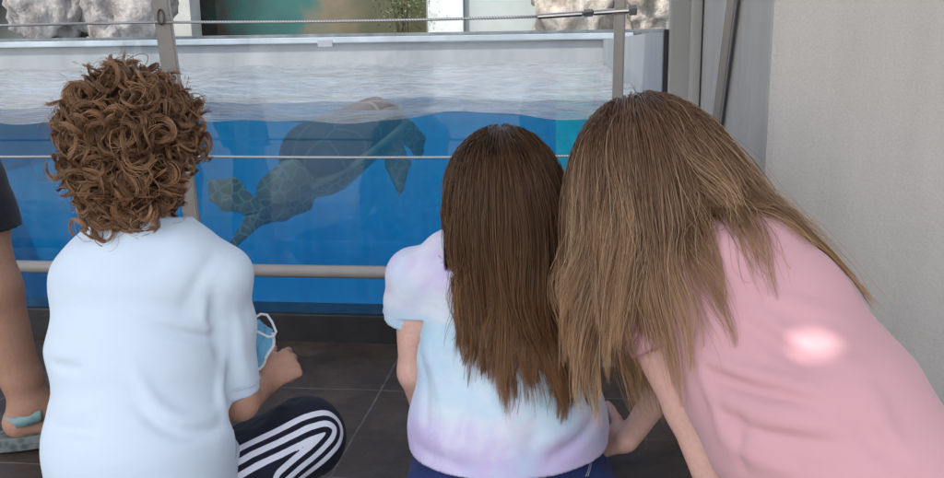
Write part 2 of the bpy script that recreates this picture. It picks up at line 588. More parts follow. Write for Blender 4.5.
# ================================================================== light, sky
SUN_EL = math.radians(57)
SD = np.array([-0.34, -0.42, 0.0]); SD = unit(SD) * math.cos(SUN_EL); SD[2] = math.sin(SUN_EL)
w = bpy.data.worlds.new('World'); scene.world = w; w.use_nodes = True
wn = w.node_tree; bg = wn.nodes['Background']
sky = wn.nodes.new('ShaderNodeTexSky'); sky.sky_type = 'NISHITA'; sky.sun_disc = False
sky.sun_elevation = SUN_EL; sky.sun_rotation = math.atan2(SD[0], SD[1]) % (2 * PI); sky.dust_density = 1.5
hs = wn.nodes.new('ShaderNodeHueSaturation'); hs.inputs['Saturation'].default_value = 0.6
wn.links.new(sky.outputs[0], hs.inputs['Color']); wn.links.new(hs.outputs[0], bg.inputs['Color']); bg.inputs['Strength'].default_value = 0.39
sl = bpy.data.lights.new('sun', 'SUN'); sl.energy = 5.0; sl.angle = math.radians(0.6); sl.color = (1.0, 0.95, 0.87)
so = bpy.data.objects.new('sun', sl); COL.objects.link(so)
so.rotation_euler = Vector(SD).to_track_quat('Z', 'Y').to_euler(); so.location = (-2, -3, 6)
scene.view_settings.view_transform = 'Standard'; scene.view_settings.look = 'None'
scene.view_settings.exposure = 0; scene.view_settings.gamma = 1
scene.render.engine = 'CYCLES'; scene.cycles.max_bounces = 8; scene.cycles.transparent_max_bounces = 16
scene.cycles.caustics_reflective = False; scene.cycles.caustics_refractive = False

# ================================================================== floor
def mat_floor():
    m, nt, out = nt_new('dark floor tiles')
    p = N(nt, 'ShaderNodeBsdfPrincipled'); nt.links.new(p.outputs[0], out.inputs[0])
    v = coords(nt)
    sp = N(nt, 'ShaderNodeSeparateXYZ'); nt.links.new(v, sp.inputs[0])
    wob = math_n(nt, 'MULTIPLY', math_n(nt, 'SUBTRACT', noise(nt, v, 3.0, 3), 0.5), 0.02)
    def lines(s, off, per):
        q = math_n(nt, 'ADD', math_n(nt, 'ADD', s, wob), off)
        fr = math_n(nt, 'WRAP', q, per / 2, -per / 2)
        return math_n(nt, 'ABSOLUTE', fr), math_n(nt, 'FLOOR', math_n(nt, 'DIVIDE', math_n(nt, 'ADD', q, per / 2), per))
    du, iu = lines(sp.outputs[0], 0.065, 0.44); dv, iv = lines(sp.outputs[1], 0.338, 0.44)
    dmin = math_n(nt, 'MINIMUM', du, dv)
    grout = ramp(nt, dmin, [(0.0018, 1.0), (0.0034, 0.0)])
    cb = N(nt, 'ShaderNodeCombineXYZ'); nt.links.new(iu, cb.inputs[0]); nt.links.new(iv, cb.inputs[1])
    wn_ = N(nt, 'ShaderNodeTexWhiteNoise'); nt.links.new(cb.outputs[0], wn_.inputs['Vector'])
    t1 = ramp(nt, wn_.outputs['Value'], [(0, (0.090, 0.063, 0.048)), (1, (0.124, 0.090, 0.068))])
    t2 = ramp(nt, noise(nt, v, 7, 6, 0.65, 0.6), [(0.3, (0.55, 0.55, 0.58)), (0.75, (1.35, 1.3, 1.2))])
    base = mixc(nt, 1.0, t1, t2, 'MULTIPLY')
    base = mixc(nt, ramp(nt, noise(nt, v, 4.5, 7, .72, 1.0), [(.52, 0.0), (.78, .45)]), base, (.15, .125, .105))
    spk = ramp(nt, noise(nt, v, 210, 3), [(0.35, 0.8), (0.7, 1.25)])
    base = mixc(nt, 1.0, base, spk, 'MULTIPLY')
    gn = ramp(nt, noise(nt, v, 26, 4), [(0.3, (0.10, 0.09, 0.08)), (0.7, (0.30, 0.27, 0.23))])
    nt.links.new(mixc(nt, grout, base, gn), p.inputs['Base Color'])
    nt.links.new(ramp(nt, noise(nt, v, 16, 5), [(0.3, 0.36), (0.7, 0.6)]), p.inputs['Roughness'])
    p.inputs['Specular IOR Level'].default_value = 0.4
    hgt = math_n(nt, 'ADD', math_n(nt, 'MULTIPLY', grout, -1.0), math_n(nt, 'MULTIPLY', noise(nt, v, 55, 5), 0.35))
    nt.links.new(bump(nt, hgt, 0.35, 0.003), p.inputs['Normal'])
    return m


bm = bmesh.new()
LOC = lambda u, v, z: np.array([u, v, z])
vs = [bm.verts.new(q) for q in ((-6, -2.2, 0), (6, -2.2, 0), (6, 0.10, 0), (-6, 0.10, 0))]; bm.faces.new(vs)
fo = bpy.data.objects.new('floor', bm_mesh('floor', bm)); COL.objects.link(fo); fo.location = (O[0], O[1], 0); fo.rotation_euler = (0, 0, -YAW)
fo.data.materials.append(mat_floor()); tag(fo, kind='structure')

# sunlit paving that runs on behind the viewer, under everything else
bm = bmesh.new(); vs = [bm.verts.new(q) for q in ((-200, -200, -0.004), (200, -200, -0.004), (200, 2.2, -0.004), (-200, 2.2, -0.004))]; bm.faces.new(vs)
go = bpy.data.objects.new('ground', bm_mesh('ground', bm)); COL.objects.link(go)
go.data.materials.append(pm('pale concrete paving', (0.42, 0.39, 0.35), 0.85, 0.1, 0.8, 0.2, 40)); tag(go, kind='structure')
bm = bmesh.new(); vs = [bm.verts.new(q) for q in ((-200, 9.6, 0.3), (200, 9.6, 0.3), (200, 300, 0.3), (-200, 300, 0.3))]; bm.faces.new(vs)
go2 = bpy.data.objects.new('terrain', bm_mesh('terrain', bm)); COL.objects.link(go2)
go2.data.materials.append(pm('sandy soil', (0.35, 0.29, 0.22), 0.9, 0.2, 0.6, 0.3, 20)); tag(go2, kind='structure')

# ================================================================== tank
WL = 0.612                                    # water level
TU0, TU1, TV1 = -6.5, 0.606, 7.0
tank = empty('aquarium_tank', L2W(0, 0, 0), -YAW)
tag(tank, 'long blue-walled aquarium tank with a clear front pane behind the railing', 'aquarium')


def mat_blue(tint=None):
    m, nt, out = nt_new('blue tank paint')
    p = N(nt, 'ShaderNodeBsdfPrincipled'); nt.links.new(p.outputs[0], out.inputs[0])
    v = coords(nt)
    sp = N(nt, 'ShaderNodeSeparateXYZ'); nt.links.new(v, sp.inputs[0])
    blue = ramp(nt, noise(nt, v, 1.6, 5), [(0.25, (0.002, 0.23, 0.52)), (0.75, (0.006, 0.35, 0.66))])
    blue = mixc(nt, 0.35, blue, ramp(nt, noise(nt, coords(nt, (9, 9, 0.5)), 1, 3), [(0.3, (0.003, 0.20, 0.45)), (0.7, (0.015, 0.38, 0.64))]))
    if tint: blue = mixc(nt, .75, blue, tint)
    pale = ramp(nt, noise(nt, coords(nt, (3, 3, .8)), 1.5, 6, 0.7), [(0.3, (0.20, 0.215, 0.225)), (0.7, (0.285, 0.295, 0.295))])
    up = ramp(nt, math_n(nt, 'ADD', sp.outputs[2], math_n(nt, 'MULTIPLY', noise(nt, v, 5, 4), 0.03)), [(WL - 0.05, 0.0), (WL - 0.02, 1.0)])
    nt.links.new(mixc(nt, up, blue, pale), p.inputs['Base Color']); p.inputs['Roughness'].default_value = 0.55
    nt.links.new(bump(nt, noise(nt, v, 9, 5), 0.2, 0.02), p.inputs['Normal'])
    return m


MB_ = mat_blue(); MBT = mat_blue((0.01, 0.40, 0.52))  # turquoise tint paints the lit look of the tank corner into the side walls
bm = bmesh.new(); box(bm, (TU0, TV1, -2.6), (TU1 + .25, TV1 + 0.2, 0.83), L2W)
link('back_wall', bm_mesh('back_wall', bm), MB_, tank)
for u0, u1 in ((TU1 + 0.004, TU1 + 0.2), (TU0 - 0.2, TU0 - 0.003)):
    bm = bmesh.new(); box(bm, (u0, 0.034, -2.6), (u1, TV1 - 0.003, 0.828), L2W)
    link('side_wall', bm_mesh('side_wall', bm), MBT, tank)
bm = bmesh.new(); box(bm, (TU0, 0.035, -2.65), (TU1, TV1 - 0.003, -2.5), L2W)
link('tank_floor', bm_mesh('tank_floor', bm), MB_, tank)
# turquoise inner panel that shows beside the middle girl's head
u0_, z1_ = on_v(556, 100, TV1 - .06); u1_, z0_ = on_v(592, 183, TV1 - .06)
bm = bmesh.new(); box(bm, (u0_, TV1 - .06, z0_), (u1_, TV1 - .005, WL - .05), L2W, .004)
link('inner_panel', bm_mesh('inner_panel', bm), pm('turquoise panel', (.02, .62, .66), .5, .15, 3), tank)
# pale rim that runs round the back
bm = bmesh.new(); box(bm, (TU0 - .2, TV1 - 0.05, 0.833), (TU1 + .3, TV1 + 0.55, 0.90), L2W, 0.012)
link('rim', bm_mesh('rim', bm), pm('pale blue concrete', (0.32, 0.37, 0.41), 0.7, 0.12, 3, 0.3, 40), tank)
# dark plinth under the glass
bm = bmesh.new(); box(bm, (TU0, 0.0, -0.02), (TU1 + 0.08, 0.12, 0.079), L2W, 0.004)
link('plinth', bm_mesh('plinth', bm), pm('dark plinth stone', (0.035, 0.031, 0.03), 0.5, 0.25, 6, 0.3, 60, rvar=0.12), tank)


def mat_glass():
    m, nt, out = nt_new('clear acrylic')
    tr = N(nt, 'ShaderNodeBsdfTransparent'); tr.inputs[0].default_value = (0.96, 0.98, 0.985, 1)
    gl = N(nt, 'ShaderNodeBsdfGlossy'); gl.inputs['Roughness'].default_value = 0.03; gl.inputs[0].default_value = (0.95, 0.97, 1, 1)
    fr = N(nt, 'ShaderNodeFresnel'); fr.inputs['IOR'].default_value = 1.5
    v = coords(nt)
    # pale smears on the pane; above the water they are painted-in reflections
    df = N(nt, 'ShaderNodeBsdfDiffuse'); df.inputs[0].default_value = (0.75, 0.8, 0.85, 1)
    sm = ramp(nt, noise(nt, coords(nt, (5, 5, 0.9)), 3.5, 5, 0.65, 0.7), [(0.42, 0.008), (0.8, 0.06)])
    spz = N(nt, 'ShaderNodeSeparateXYZ'); nt.links.new(v, spz.inputs[0])
    upz = ramp(nt, spz.outputs[2], [(.60, 0.0), (.64, .10), (.82, .16)])
    st_ = ramp(nt, noise(nt, coords(nt, (14, 14, .6)), 1.0, 4, .6), [(.4, .35), (.7, 1.0)])
    sm = math_n(nt, 'ADD', sm, math_n(nt, 'MULTIPLY', upz, st_))
    a = nt.nodes.new('ShaderNodeMixShader'); nt.links.new(sm, a.inputs[0]); nt.links.new(tr.outputs[0], a.inputs[1]); nt.links.new(df.outputs[0], a.inputs[2])
    b = nt.nodes.new('ShaderNodeMixShader'); nt.links.new(math_n(nt, 'MINIMUM', math_n(nt, 'MULTIPLY', fr.outputs[0], 0.9), 0.5), b.inputs[0]); nt.links.new(a.outputs[0], b.inputs[1]); nt.links.new(gl.outputs[0], b.inputs[2])
    nt.links.new(b.outputs[0], out.inputs[0])
    return m


GT = 0.824
bm = bmesh.new(); vs = [bm.verts.new(L2W(u, 0.012, z)) for u, z in ((TU0, 0.0795), (TU1 - .004, 0.0795), (TU1 - .004, GT), (TU0, GT))]; bm.faces.new(vs)
link('glass_pane', bm_mesh('glass_pane', bm), mat_glass(), tank)
STEEL = pm('brushed steel', (0.52, 0.49, 0.46), 0.42, 0.1, 9, 0.15, 240, metal=0.75, rvar=0.1)
DARKM = pm('black rubber seal', (0.012, 0.012, 0.013), 0.5, 0.2, 9)
bm = bmesh.new(); box(bm, (TU0, 0.002, GT), (TU1 + .001, 0.030, GT + 0.008), L2W, 0.001)
link('glass_edge', bm_mesh('glass_edge', bm), pm('acrylic edge', (0.42, 0.47, 0.49), 0.25, 0.2, 20), tank)
bm = bmesh.new(); box(bm, (TU1 - 0.004, -0.002, 0.08), (TU1 + 0.006, 0.034, GT + 0.006), L2W)
link('corner_seal', bm_mesh('corner_seal', bm), DARKM, tank)

# white paper label stuck on the glass
uu, zz = on_v(325, 43.5, 0.008)
bm = bmesh.new(); box(bm, (uu - 0.019, 0.0065, zz - 0.008), (uu + 0.019, 0.0105, zz + 0.009), L2W)
tag(link('sticker', bm_mesh('sticker', bm), pm('white label paper', (0.8, 0.82, 0.84), 0.6, 0.03, 30), None, L2W(uu, 0.008, zz)),
    'tiny blank white label stuck near the top of the glass', 'sticker')

# ------------------------------------------------------------------ water: rippled surface and the body of water behind the pane
def wave(u, v):
    return (0.007 * np.sin(7.1 * u + 2.2 * v + 0.6) + 0.005 * np.sin(3.3 * u - 5.2 * v + 1) + 0.0045 * np.sin(13 * u + 9 * v + 2 * np.sin(2.7 * v))
            + 0.003 * np.sin(21 * v + 6 * u + 1.4 * np.sin(4 * u)) + 0.002 * np.sin(34 * u - 17 * v))


nu, nv = 420, 150
us = np.linspace(TU0 + .001, TU1 - .002, nu); vv = 0.02 + (TV1 - 0.022) * np.linspace(0, 1, nv) ** 1.5
Ug, Vg = np.meshgrid(us, vv, indexing='ij')
Zg = WL + wave(Ug, Vg)
top = np.array([O[0], O[1], 0]) + Ug[..., None] * eu + Vg[..., None] * ev + Zg[..., None] * np.array([0, 0, 1])
i = np.arange(nu - 1)[:, None] * nv; j = np.arange(nv - 1)[None]
Fs = np.stack([i + j, i + nv + j, i + nv + j + 1, i + j + 1], -1).reshape(-1, 4)
nf = 40
zz_ = np.linspace(0, 1, nf) ** 0.8
Uf, Tf = np.meshgrid(us, zz_, indexing='ij')
Zf = 0.06 + (WL + wave(Uf, 0.02) - 0.06) * Tf
frn = np.array([O[0], O[1], 0]) + Uf[..., None] * eu + 0.02 * ev + Zf[..., None] * np.array([0, 0, 1])
i2 = np.arange(nu - 1)[:, None] * nf; j2 = np.arange(nf - 1)[None]
Ff = np.stack([i2 + j2, i2 + nf + j2, i2 + nf + j2 + 1, i2 + j2 + 1], -1).reshape(-1, 4) + nu * nv


def mat_water():
    m, nt, out = nt_new('water surface')
    v = coords(nt)
    tr = N(nt, 'ShaderNodeBsdfTransparent'); tr.inputs[0].default_value = (0.72, 0.90, 0.96, 1)
    gl = N(nt, 'ShaderNodeBsdfGlossy'); gl.inputs['Roughness'].default_value = 0.10; gl.inputs[0].default_value = (0.93, 0.96, 1, 1)
    fr = N(nt, 'ShaderNodeFresnel'); fr.inputs['IOR'].default_value = 1.33
    h = math_n(nt, 'ADD', noise(nt, coords(nt, (6, 14, 6)), 1.6, 4, 0.55, 0.5), math_n(nt, 'MULTIPLY', noise(nt, coords(nt, (20, 42, 20)), 1.2, 3), 0.35))
    nn = bump(nt, h, 0.55, 0.02); nt.links.new(nn, gl.inputs['Normal'])
    b = nt.nodes.new('ShaderNodeMixShader'); nt.links.new(fr.outputs[0], b.inputs[0])
    nt.links.new(tr.outputs[0], b.inputs[1]); nt.links.new(gl.outputs[0], b.inputs[2])
    # reflections on the ripples, painted in as patchy pale and tan colour
    df = N(nt, 'ShaderNodeBsdfDiffuse')
    nt.links.new(ramp(nt, noise(nt, coords(nt, (1.2, 3.5, 1)), 1.3, 5, .6), [(.35, (.24, .225, .205)), (.6, (.315, .335, .35))]), df.inputs[0])
    nt.links.new(bump(nt, h, 1.0, 0.05), df.inputs['Normal'])
    f1 = ramp(nt, noise(nt, coords(nt, (5, 16, 5)), 2.0, 6, 0.7, 0.6), [(0.34, 0.30), (0.72, 0.80)])
    c = nt.nodes.new('ShaderNodeMixShader'); nt.links.new(f1, c.inputs[0]); nt.links.new(b.outputs[0], c.inputs[1]); nt.links.new(df.outputs[0], c.inputs[2])
    nt.links.new(c.outputs[0], out.inputs[0])
    return m


def mat_depth():
    """water seen through the pane: tinted, slightly milky"""
    m, nt, out = nt_new('blue water')
    v = coords(nt)
    tr = N(nt, 'ShaderNodeBsdfTransparent'); tr.inputs[0].default_value = (0.60, 0.82, 0.92, 1)
    sp = N(nt, 'ShaderNodeSeparateXYZ'); nt.links.new(v, sp.inputs[0])
    df = N(nt, 'ShaderNodeBsdfDiffuse')
    cd = ramp(nt, noise(nt, coords(nt, (1.2, 1, 0.8)), 2.5, 3), [(0.3, (0.0, 0.165, 0.44)), (0.7, (0.001, 0.265, 0.56))])
    nt.links.new(mixc(nt, ramp(nt, sp.outputs[2], [(.30, 0.0), (.60, .55)]), cd, (.03, .36, .56)), df.inputs[0])  # haze of the water painted as diffuse colour, paler near the surface
    b = nt.nodes.new('ShaderNodeMixShader'); b.inputs[0].default_value = 0.38
    nt.links.new(tr.outputs[0], b.inputs[1]); nt.links.new(df.outputs[0], b.inputs[2]); nt.links.new(b.outputs[0], out.inputs[0])
    return m


me = mesh_np('water', np.concatenate([top.reshape(-1, 3), frn.reshape(-1, 3)]), np.concatenate([Fs, Ff]))
wo = link('water', me, [mat_water(), mat_depth()], None, L2W(0, 0, 0)); tag(wo, kind='structure')
mi = np.zeros(len(me.polygons), np.int32); mi[len(Fs):] = 1; me.polygons.foreach_set('material_index', mi)

# ================================================================== rocks and building beyond the tank
def rough(P, seed, octs=((0.9, .22), (2.1, .12), (4.6, .06), (10, .028), (21, .012))):
    r = np.random.default_rng(seed); acc = np.zeros(len(P))
    for f, a in octs:
        for _ in range(4):
            k = unit(r.normal(size=3)) * f * 2.2
            s_ = np.sin(P @ k + r.uniform(0, 6.3) + 0.8 * np.sin(P @ (k[[1, 2, 0]] * 0.7) + r.uniform(0, 6)))
            acc += a * 0.5 * (1 - 2 * np.abs(s_)) if f > 1.5 else a * 0.5 * s_
    return acc


def mat_rock(name, a, b, c):
    m, nt, out = nt_new(name)
    p = N(nt, 'ShaderNodeBsdfPrincipled'); nt.links.new(p.outputs[0], out.inputs[0])
    v = coords(nt)
    c1 = ramp(nt, noise(nt, v, 3.2, 8, 0.68, 0.5), [(0.30, a), (0.5, b), (0.72, c)])
    st = ramp(nt, noise(nt, coords(nt, (5, 5, 1.2)), 2, 6, 0.7), [(0.35, 0.55), (0.65, 1.1)])
    nt.links.new(mixc(nt, 0.8, c1, st, 'MULTIPLY'), p.inputs['Base Color']); p.inputs['Roughness'].default_value = 0.9
    p.inputs['Specular IOR Level'].default_value = 0.2
    nt.links.new(bump(nt, noise(nt, v, 14, 9, 0.7), 0.8, 0.05), p.inputs['Normal'])
    return m


R1 = mat_rock('weathered grey rock', (0.17, 0.14, 0.12), (0.36, 0.33, 0.31), (0.55, 0.52, 0.49))
R2 = mat_rock('sunlit tan rock', (0.20, 0.15, 0.11), (0.50, 0.43, 0.36), (0.70, 0.63, 0.55))


def boulder(px0, px1, top_y, v, mat, seed, label, tall=1.0, group=None):
    u0, _ = on_v(px0, 20, v); u1, _ = on_v(px1, 20, v); _, zt = on_v((px0 + px1) / 2, top_y, v)
    bm_ = bmesh.new(); bmesh.ops.create_icosphere(bm_, subdivisions=5, radius=1)
    me_ = bm_mesh('boulder', bm_, True); V = vco(me_)
    V *= (1 + rough(V, seed))[:, None]
    zb = 0.55
    V = V * np.array([(u1 - u0) / 2 * 1.02, 0.34 * (u1 - u0) / 2 + 0.2, (zt - zb) / 2])
    cu = (u0 + u1) / 2; cz = (zt + zb) / 2
    W = np.array([O[0], O[1], 0]) + (V[:, :1] + cu) * eu + (V[:, 1:2] + v + 0.2) * ev + (V[:, 2:] + cz) * np.array([0, 0, 1])
    me_.vertices.foreach_set('co', W.astype(np.float32).ravel()); me_.update()
    return tag(link('boulder', me_, mat, None, L2W(cu, v + .2, 0.9)), label, 'rock', group)


boulder(-190, 20, -120, 7.6, R1, 3, 'dark grey boulder cut off by the left edge of the picture')
boulder(2, 98, -95, 7.25, R1, 4, 'broad pale grey boulder behind the tank at upper left', group='boulders behind the tank')
boulder(84, 168, -80, 7.2, R1, 12, 'pale boulder beside the left railing post behind the tank', group='boulders behind the tank')
boulder(528, 622, -110, 7.25, R2, 8, 'sunlit tan boulder behind the steel cable tensioner', group='boulders behind the tank')
boulder(606, 700, -90, 7.2, R2, 15, 'sunlit tan boulder to the right of the slim middle post', group='boulders behind the tank')

bld = empty('pavilion_wall', L2W(0, 8.4, 0), -YAW)
tag(bld, 'grey-green panelled building front with a dark opening beyond the tank', 'building')
PALE = pm('pale painted concrete', (0.56, 0.58, 0.55), 0.75, 0.08, 4, 0.15, 50)
PANEL = pm('grey green panel', (0.36, 0.40, 0.38), 0.6, 0.06, 3, 0.1, 60)


def mat_mural():
    m, nt, out = nt_new('dark green recess')
    p = N(nt, 'ShaderNodeBsdfPrincipled'); nt.links.new(p.outputs[0], out.inputs[0])
    v = coords(nt); sp = N(nt, 'ShaderNodeSeparateXYZ'); nt.links.new(v, sp.inputs[0])
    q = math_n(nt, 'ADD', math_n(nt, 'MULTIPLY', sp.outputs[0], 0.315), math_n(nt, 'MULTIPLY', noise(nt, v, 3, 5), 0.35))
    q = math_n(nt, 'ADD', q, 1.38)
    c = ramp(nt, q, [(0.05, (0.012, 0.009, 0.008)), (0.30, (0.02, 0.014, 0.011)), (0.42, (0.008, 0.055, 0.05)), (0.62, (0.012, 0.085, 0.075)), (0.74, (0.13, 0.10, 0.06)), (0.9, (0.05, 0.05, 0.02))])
    nt.links.new(c, p.inputs['Base Color']); p.inputs['Roughness'].default_value = 0.35
    return m


def bpx(name, px0, px1, v0, v1, z0, z1, mat, par):
    u0, _ = on_v(px0, 10, v0); u1, _ = on_v(px1, 10, v0)
    bm_ = bmesh.new(); box(bm_, (u0, v0, z0), (u1, v1, z1), L2W, 0.006)
    return link(name, bm_mesh(name, bm_), mat, par)


bpx('column', 168, 190, 8.15, 8.45, 0.3, 3.2, PALE, bld)
bpx('column', 428, 463, 8.15, 8.45, 0.3, 3.2, PALE, bld)
bpx('recess_wall', 192, 426, 8.46, 8.6, 0.3, 3.2, mat_mural(), bld)
bpx('panel', 464.5, 760, 8.25, 8.4, 0.3, 3.2, PANEL, bld)
bpx('panel', -900, 167, 8.25, 8.4, 0.3, 3.2, PANEL, bld)
bpx('fascia', -900, 760, 8.10, 8.65, 3.21, 3.5, PALE, bld)

# small shrub in the opening
sh = empty('shrub', L2W(on_v(405, 5, 8.1)[0], 8.1, 0.85)); tag(sh, 'small green shrub in the dark opening beside the pale column', 'shrub')
r5 = np.random.default_rng(5); Vl, Fl = [], []
cu, cz = on_v(403, 6, 8.1)
bm = bmesh.new()
for k_ in range(7):
    a = r5.uniform(-.6, .6); tube(bm, [L2W(cu + .02 * k_ - .06, 8.06, 0.85), L2W(cu + a * .2, 8.06 + r5.uniform(-.08, .08), cz), L2W(cu + a * .32, 8.04 + r5.uniform(-.1, .1), cz + r5.uniform(.1, .3))], [.008, .006, .003], 6)
link('stem', bm_mesh('stem', bm, True), pm('shrub bark', (0.1, 0.07, 0.045), 0.9), sh)
for k_ in range(650):
    c = L2W(cu + r5.normal() * .13, 8.04 + r5.normal() * .08, cz + 0.02 + r5.normal() * .12)
    a = unit(r5.normal(size=3)); b = unit(np.cross(a, r5.normal(size=3))); l_ = r5.uniform(.02, .04)
    n0 = len(Vl); Vl += [c, c + a * l_ * .5 + b * l_ * .28, c + a * l_, c + a * l_ * .5 - b * l_ * .28]; Fl.append([n0, n0 + 1, n0 + 2, n0 + 3])
link('foliage', mesh_np('foliage', Vl, Fl), pm('shrub leaf', (0.10, 0.12, 0.04), 0.6, 0.4, 12, col2=(0.04, 0.07, 0.02)), sh)

# ================================================================== right-hand wall pillar
def mat_stucco():
    m, nt, out = nt_new('grey painted stucco')
    p = N(nt, 'ShaderNodeBsdfPrincipled'); nt.links.new(p.outputs[0], out.inputs[0])
    v = coords(nt)
    c = ramp(nt, noise(nt, v, 2.2, 6, 0.6), [(0.3, (0.42, 0.388, 0.35)), (0.7, (0.465, 0.43, 0.39))])
    c = mixc(nt, 0.6, c, ramp(nt, noise(nt, coords(nt, (12, 12, 1.4)), 1.0, 5, 0.6), [(0.3, (0.395, 0.367, 0.333)), (0.65, (0.475, 0.44, 0.40))]))
    c = mixc(nt, ramp(nt, noise(nt, coords(nt, (2.2, 2.2, .7)), 1.6, 6, .7, .5), [(.50, 0.0), (.80, .45)]), c, (.37, .345, .315))
    c = mixc(nt, ramp(nt, noise(nt, v, 46, 2, .5), [(.76, 0.0), (.80, .5)]), c, (.24, .22, .20))
    nt.links.new(mixc(nt, 1.0, c, ramp(nt, noise(nt, v, 330, 3), [(0.3, 0.91), (0.65, 1.04)]), 'MULTIPLY'), p.inputs['Base Color'])
    p.inputs['Roughness'].default_value = 0.85; p.inputs['Specular IOR Level'].default_value = 0.25
    vo = N(nt, 'ShaderNodeTexVoronoi'); vo.inputs['Scale'].default_value = 150; nt.links.new(v, vo.inputs['Vector'])
    hh = math_n(nt, 'ADD', math_n(nt, 'MULTIPLY', noise(nt, v, 120, 6, 0.7), 1.0), math_n(nt, 'MULTIPLY', vo.outputs['Distance'], -0.3))
    nt.links.new(bump(nt, hh, 0.30, 0.004, bump(nt, noise(nt, v, 7, 3), 0.25, 0.03)), p.inputs['Normal'])
    return m


STU = mat_stucco()
pil = empty('wall', L2W(0.69, -0.85, 0), -YAW)
tag(pil, 'rough grey stucco wall corner filling the right side', 'wall')
bm = bmesh.new()
box(bm, (0.69, -0.85, 0.0), (3.6, 0.0, 2.59), L2W, 0.012)
link('pillar', bm_mesh('pillar', bm, False), STU, pil)
bm = bmesh.new(); box(bm, (TU1 + 0.008, -0.012, 0.0), (0.686, 0.03, 2.585), L2W, 0.006)
box(bm, (0.662, -0.05, 0.0), (0.6875, -0.0125, 2.585), L2W, 0.008)
link('jamb', bm_mesh('jamb', bm, False), pm('grey jamb render', (0.44, 0.425, 0.385), 0.8, 0.08, 3, 0.3, 160), pil)

# ================================================================== railing
rail = empty('railing', L2W(0, -0.08, 0), -YAW)
tag(rail, 'leaning beige steel railing with cables and a bottom tube before the tank', 'railing')


def rv(z): return -0.085 - 0.165 * z / 0.9


POSTM = pm('beige grey painted steel', (0.40, 0.36, 0.325), 0.42, 0.06, 6, 0.08, 120, rvar=0.1, spec=0.5)


def post(u, z1, wdt, dep, lean=None, du=0.0):
    lv = lean or rv
    bm_ = bmesh.new()
    def fr(a, b, z):
        return L2W(u + a + du * z, lv(z) + b, z)
    vs_ = []
    for z in (0.0, z1):
        for a, b in ((-wdt / 2, -dep / 2), (wdt / 2, -dep / 2), (wdt / 2, dep / 2), (-wdt / 2, dep / 2)): vs_.append(bm_.verts.new(fr(a, b, z)))
    for q in ((0, 1, 2, 3), (4, 7, 6, 5), (0, 4, 5, 1), (1, 5, 6, 2), (2, 6, 7, 3), (3, 7, 4, 0)): bm_.faces.new([vs_[x] for x in q])
    bmesh.ops.bevel(bm_, geom=bm_.edges[:], offset=0.003, segments=2, affect='EDGES')
    return link('post', bm_mesh('post', bm_), POSTM, rail)


UL, UM = -0.585, 0.484
pl_ = post(UL - .004, 1.08, 0.042, 0.014, du=0.022)
pm_ = post(UM, 1.08, 0.024, 0.03)
pr_ = post(0.672, 1.15, 0.016, 0.062, lean=lambda z: -0.07 - 0.535 * z)
for uu_, wd in ((UL, 0.09), (UM, 0.07)):
    bm = bmesh.new(); box(bm, (uu_ - wd / 2, -0.135, 0.0), (uu_ + wd / 2, -0.04, 0.008), L2W, 0.002)
    link('base_plate', bm_mesh('base_plate', bm), POSTM, rail)


def cable(z0, z1, ua, ub):
    bm_ = bmesh.new(); n = 14
    pts = []
    for k in range(n + 1):
        t = k / n; u = ua + (ub - ua) * t; z = z0 + (z1 - z0) * t - 0.004 * math.sin(PI * t)
        pts.append(L2W(u, rv(z) - 0.012, z))
    tube(bm_, pts, 0.0032, 8)
    return link('cable', bm_mesh('cable', bm_, True), CABM, rail)


def mat_cable():
    m, nt, out = nt_new('twisted steel cable')
    p = N(nt, 'ShaderNodeBsdfPrincipled'); nt.links.new(p.outputs[0], out.inputs[0])
    v = coords(nt, (1, 1, 1), 'Object', (0, math.radians(35), 0))
    wv = N(nt, 'ShaderNodeTexWave'); wv.inputs['Scale'].default_value = 60; nt.links.new(v, wv.inputs['Vector'])
    nt.links.new(ramp(nt, wv.outputs['Fac'], [(0.2, (0.35, 0.34, 0.33)), (0.8, (0.66, 0.64, 0.62))]), p.inputs['Base Color'])
    p.inputs['Metallic'].default_value = 0.5; p.inputs['Roughness'].default_value = 0.4
    return m


CABM = mat_cable()
ut, zt_ = on_v(538, 16.5, rv(0.86))
cable(0.864, 0.861, -3.4, UL); cable(0.861, zt_, UL, ut)
cable(0.540, 0.540, -3.4, UL); cable(0.540, 0.543, UL, UM)
# tensioner rod with nut at the slim post
bm = bmesh.new(); ue, ze = UM + 0.035, 0.8690
def tp(t): return L2W(ut + (ue - ut) * t, rv(0.86) - 0.018, zt_ + (ze - zt_) * t)
tube(bm, [tp(0.0), tp(0.004), tp(.45), tp(.46)], [.004, .0062, .0062, .0045], 12)
tube(bm, [tp(.46), tp(.47), tp(.56), tp(.57)], [.004, .0085, .0085, .004], 6)
tube(bm, [tp(.57), tp(.96)], [.0062, .0062], 12)
tn = link('tensioner', bm_mesh('tensioner', bm, False), pm('polished steel', (0.6, 0.59, 0.58), 0.22, 0.08, 12, metal=0.95), rail)
bm = bmesh.new(); tube(bm, [tp(.92), tp(.925), tp(1.0), tp(1.005)], [.008, .0115, .0115, .008], 6)
link('nut', bm_mesh('nut', bm, False), pm('nut steel', (0.42, 0.41, 0.40), 0.3, 0.1, 12, metal=0.9), tn)
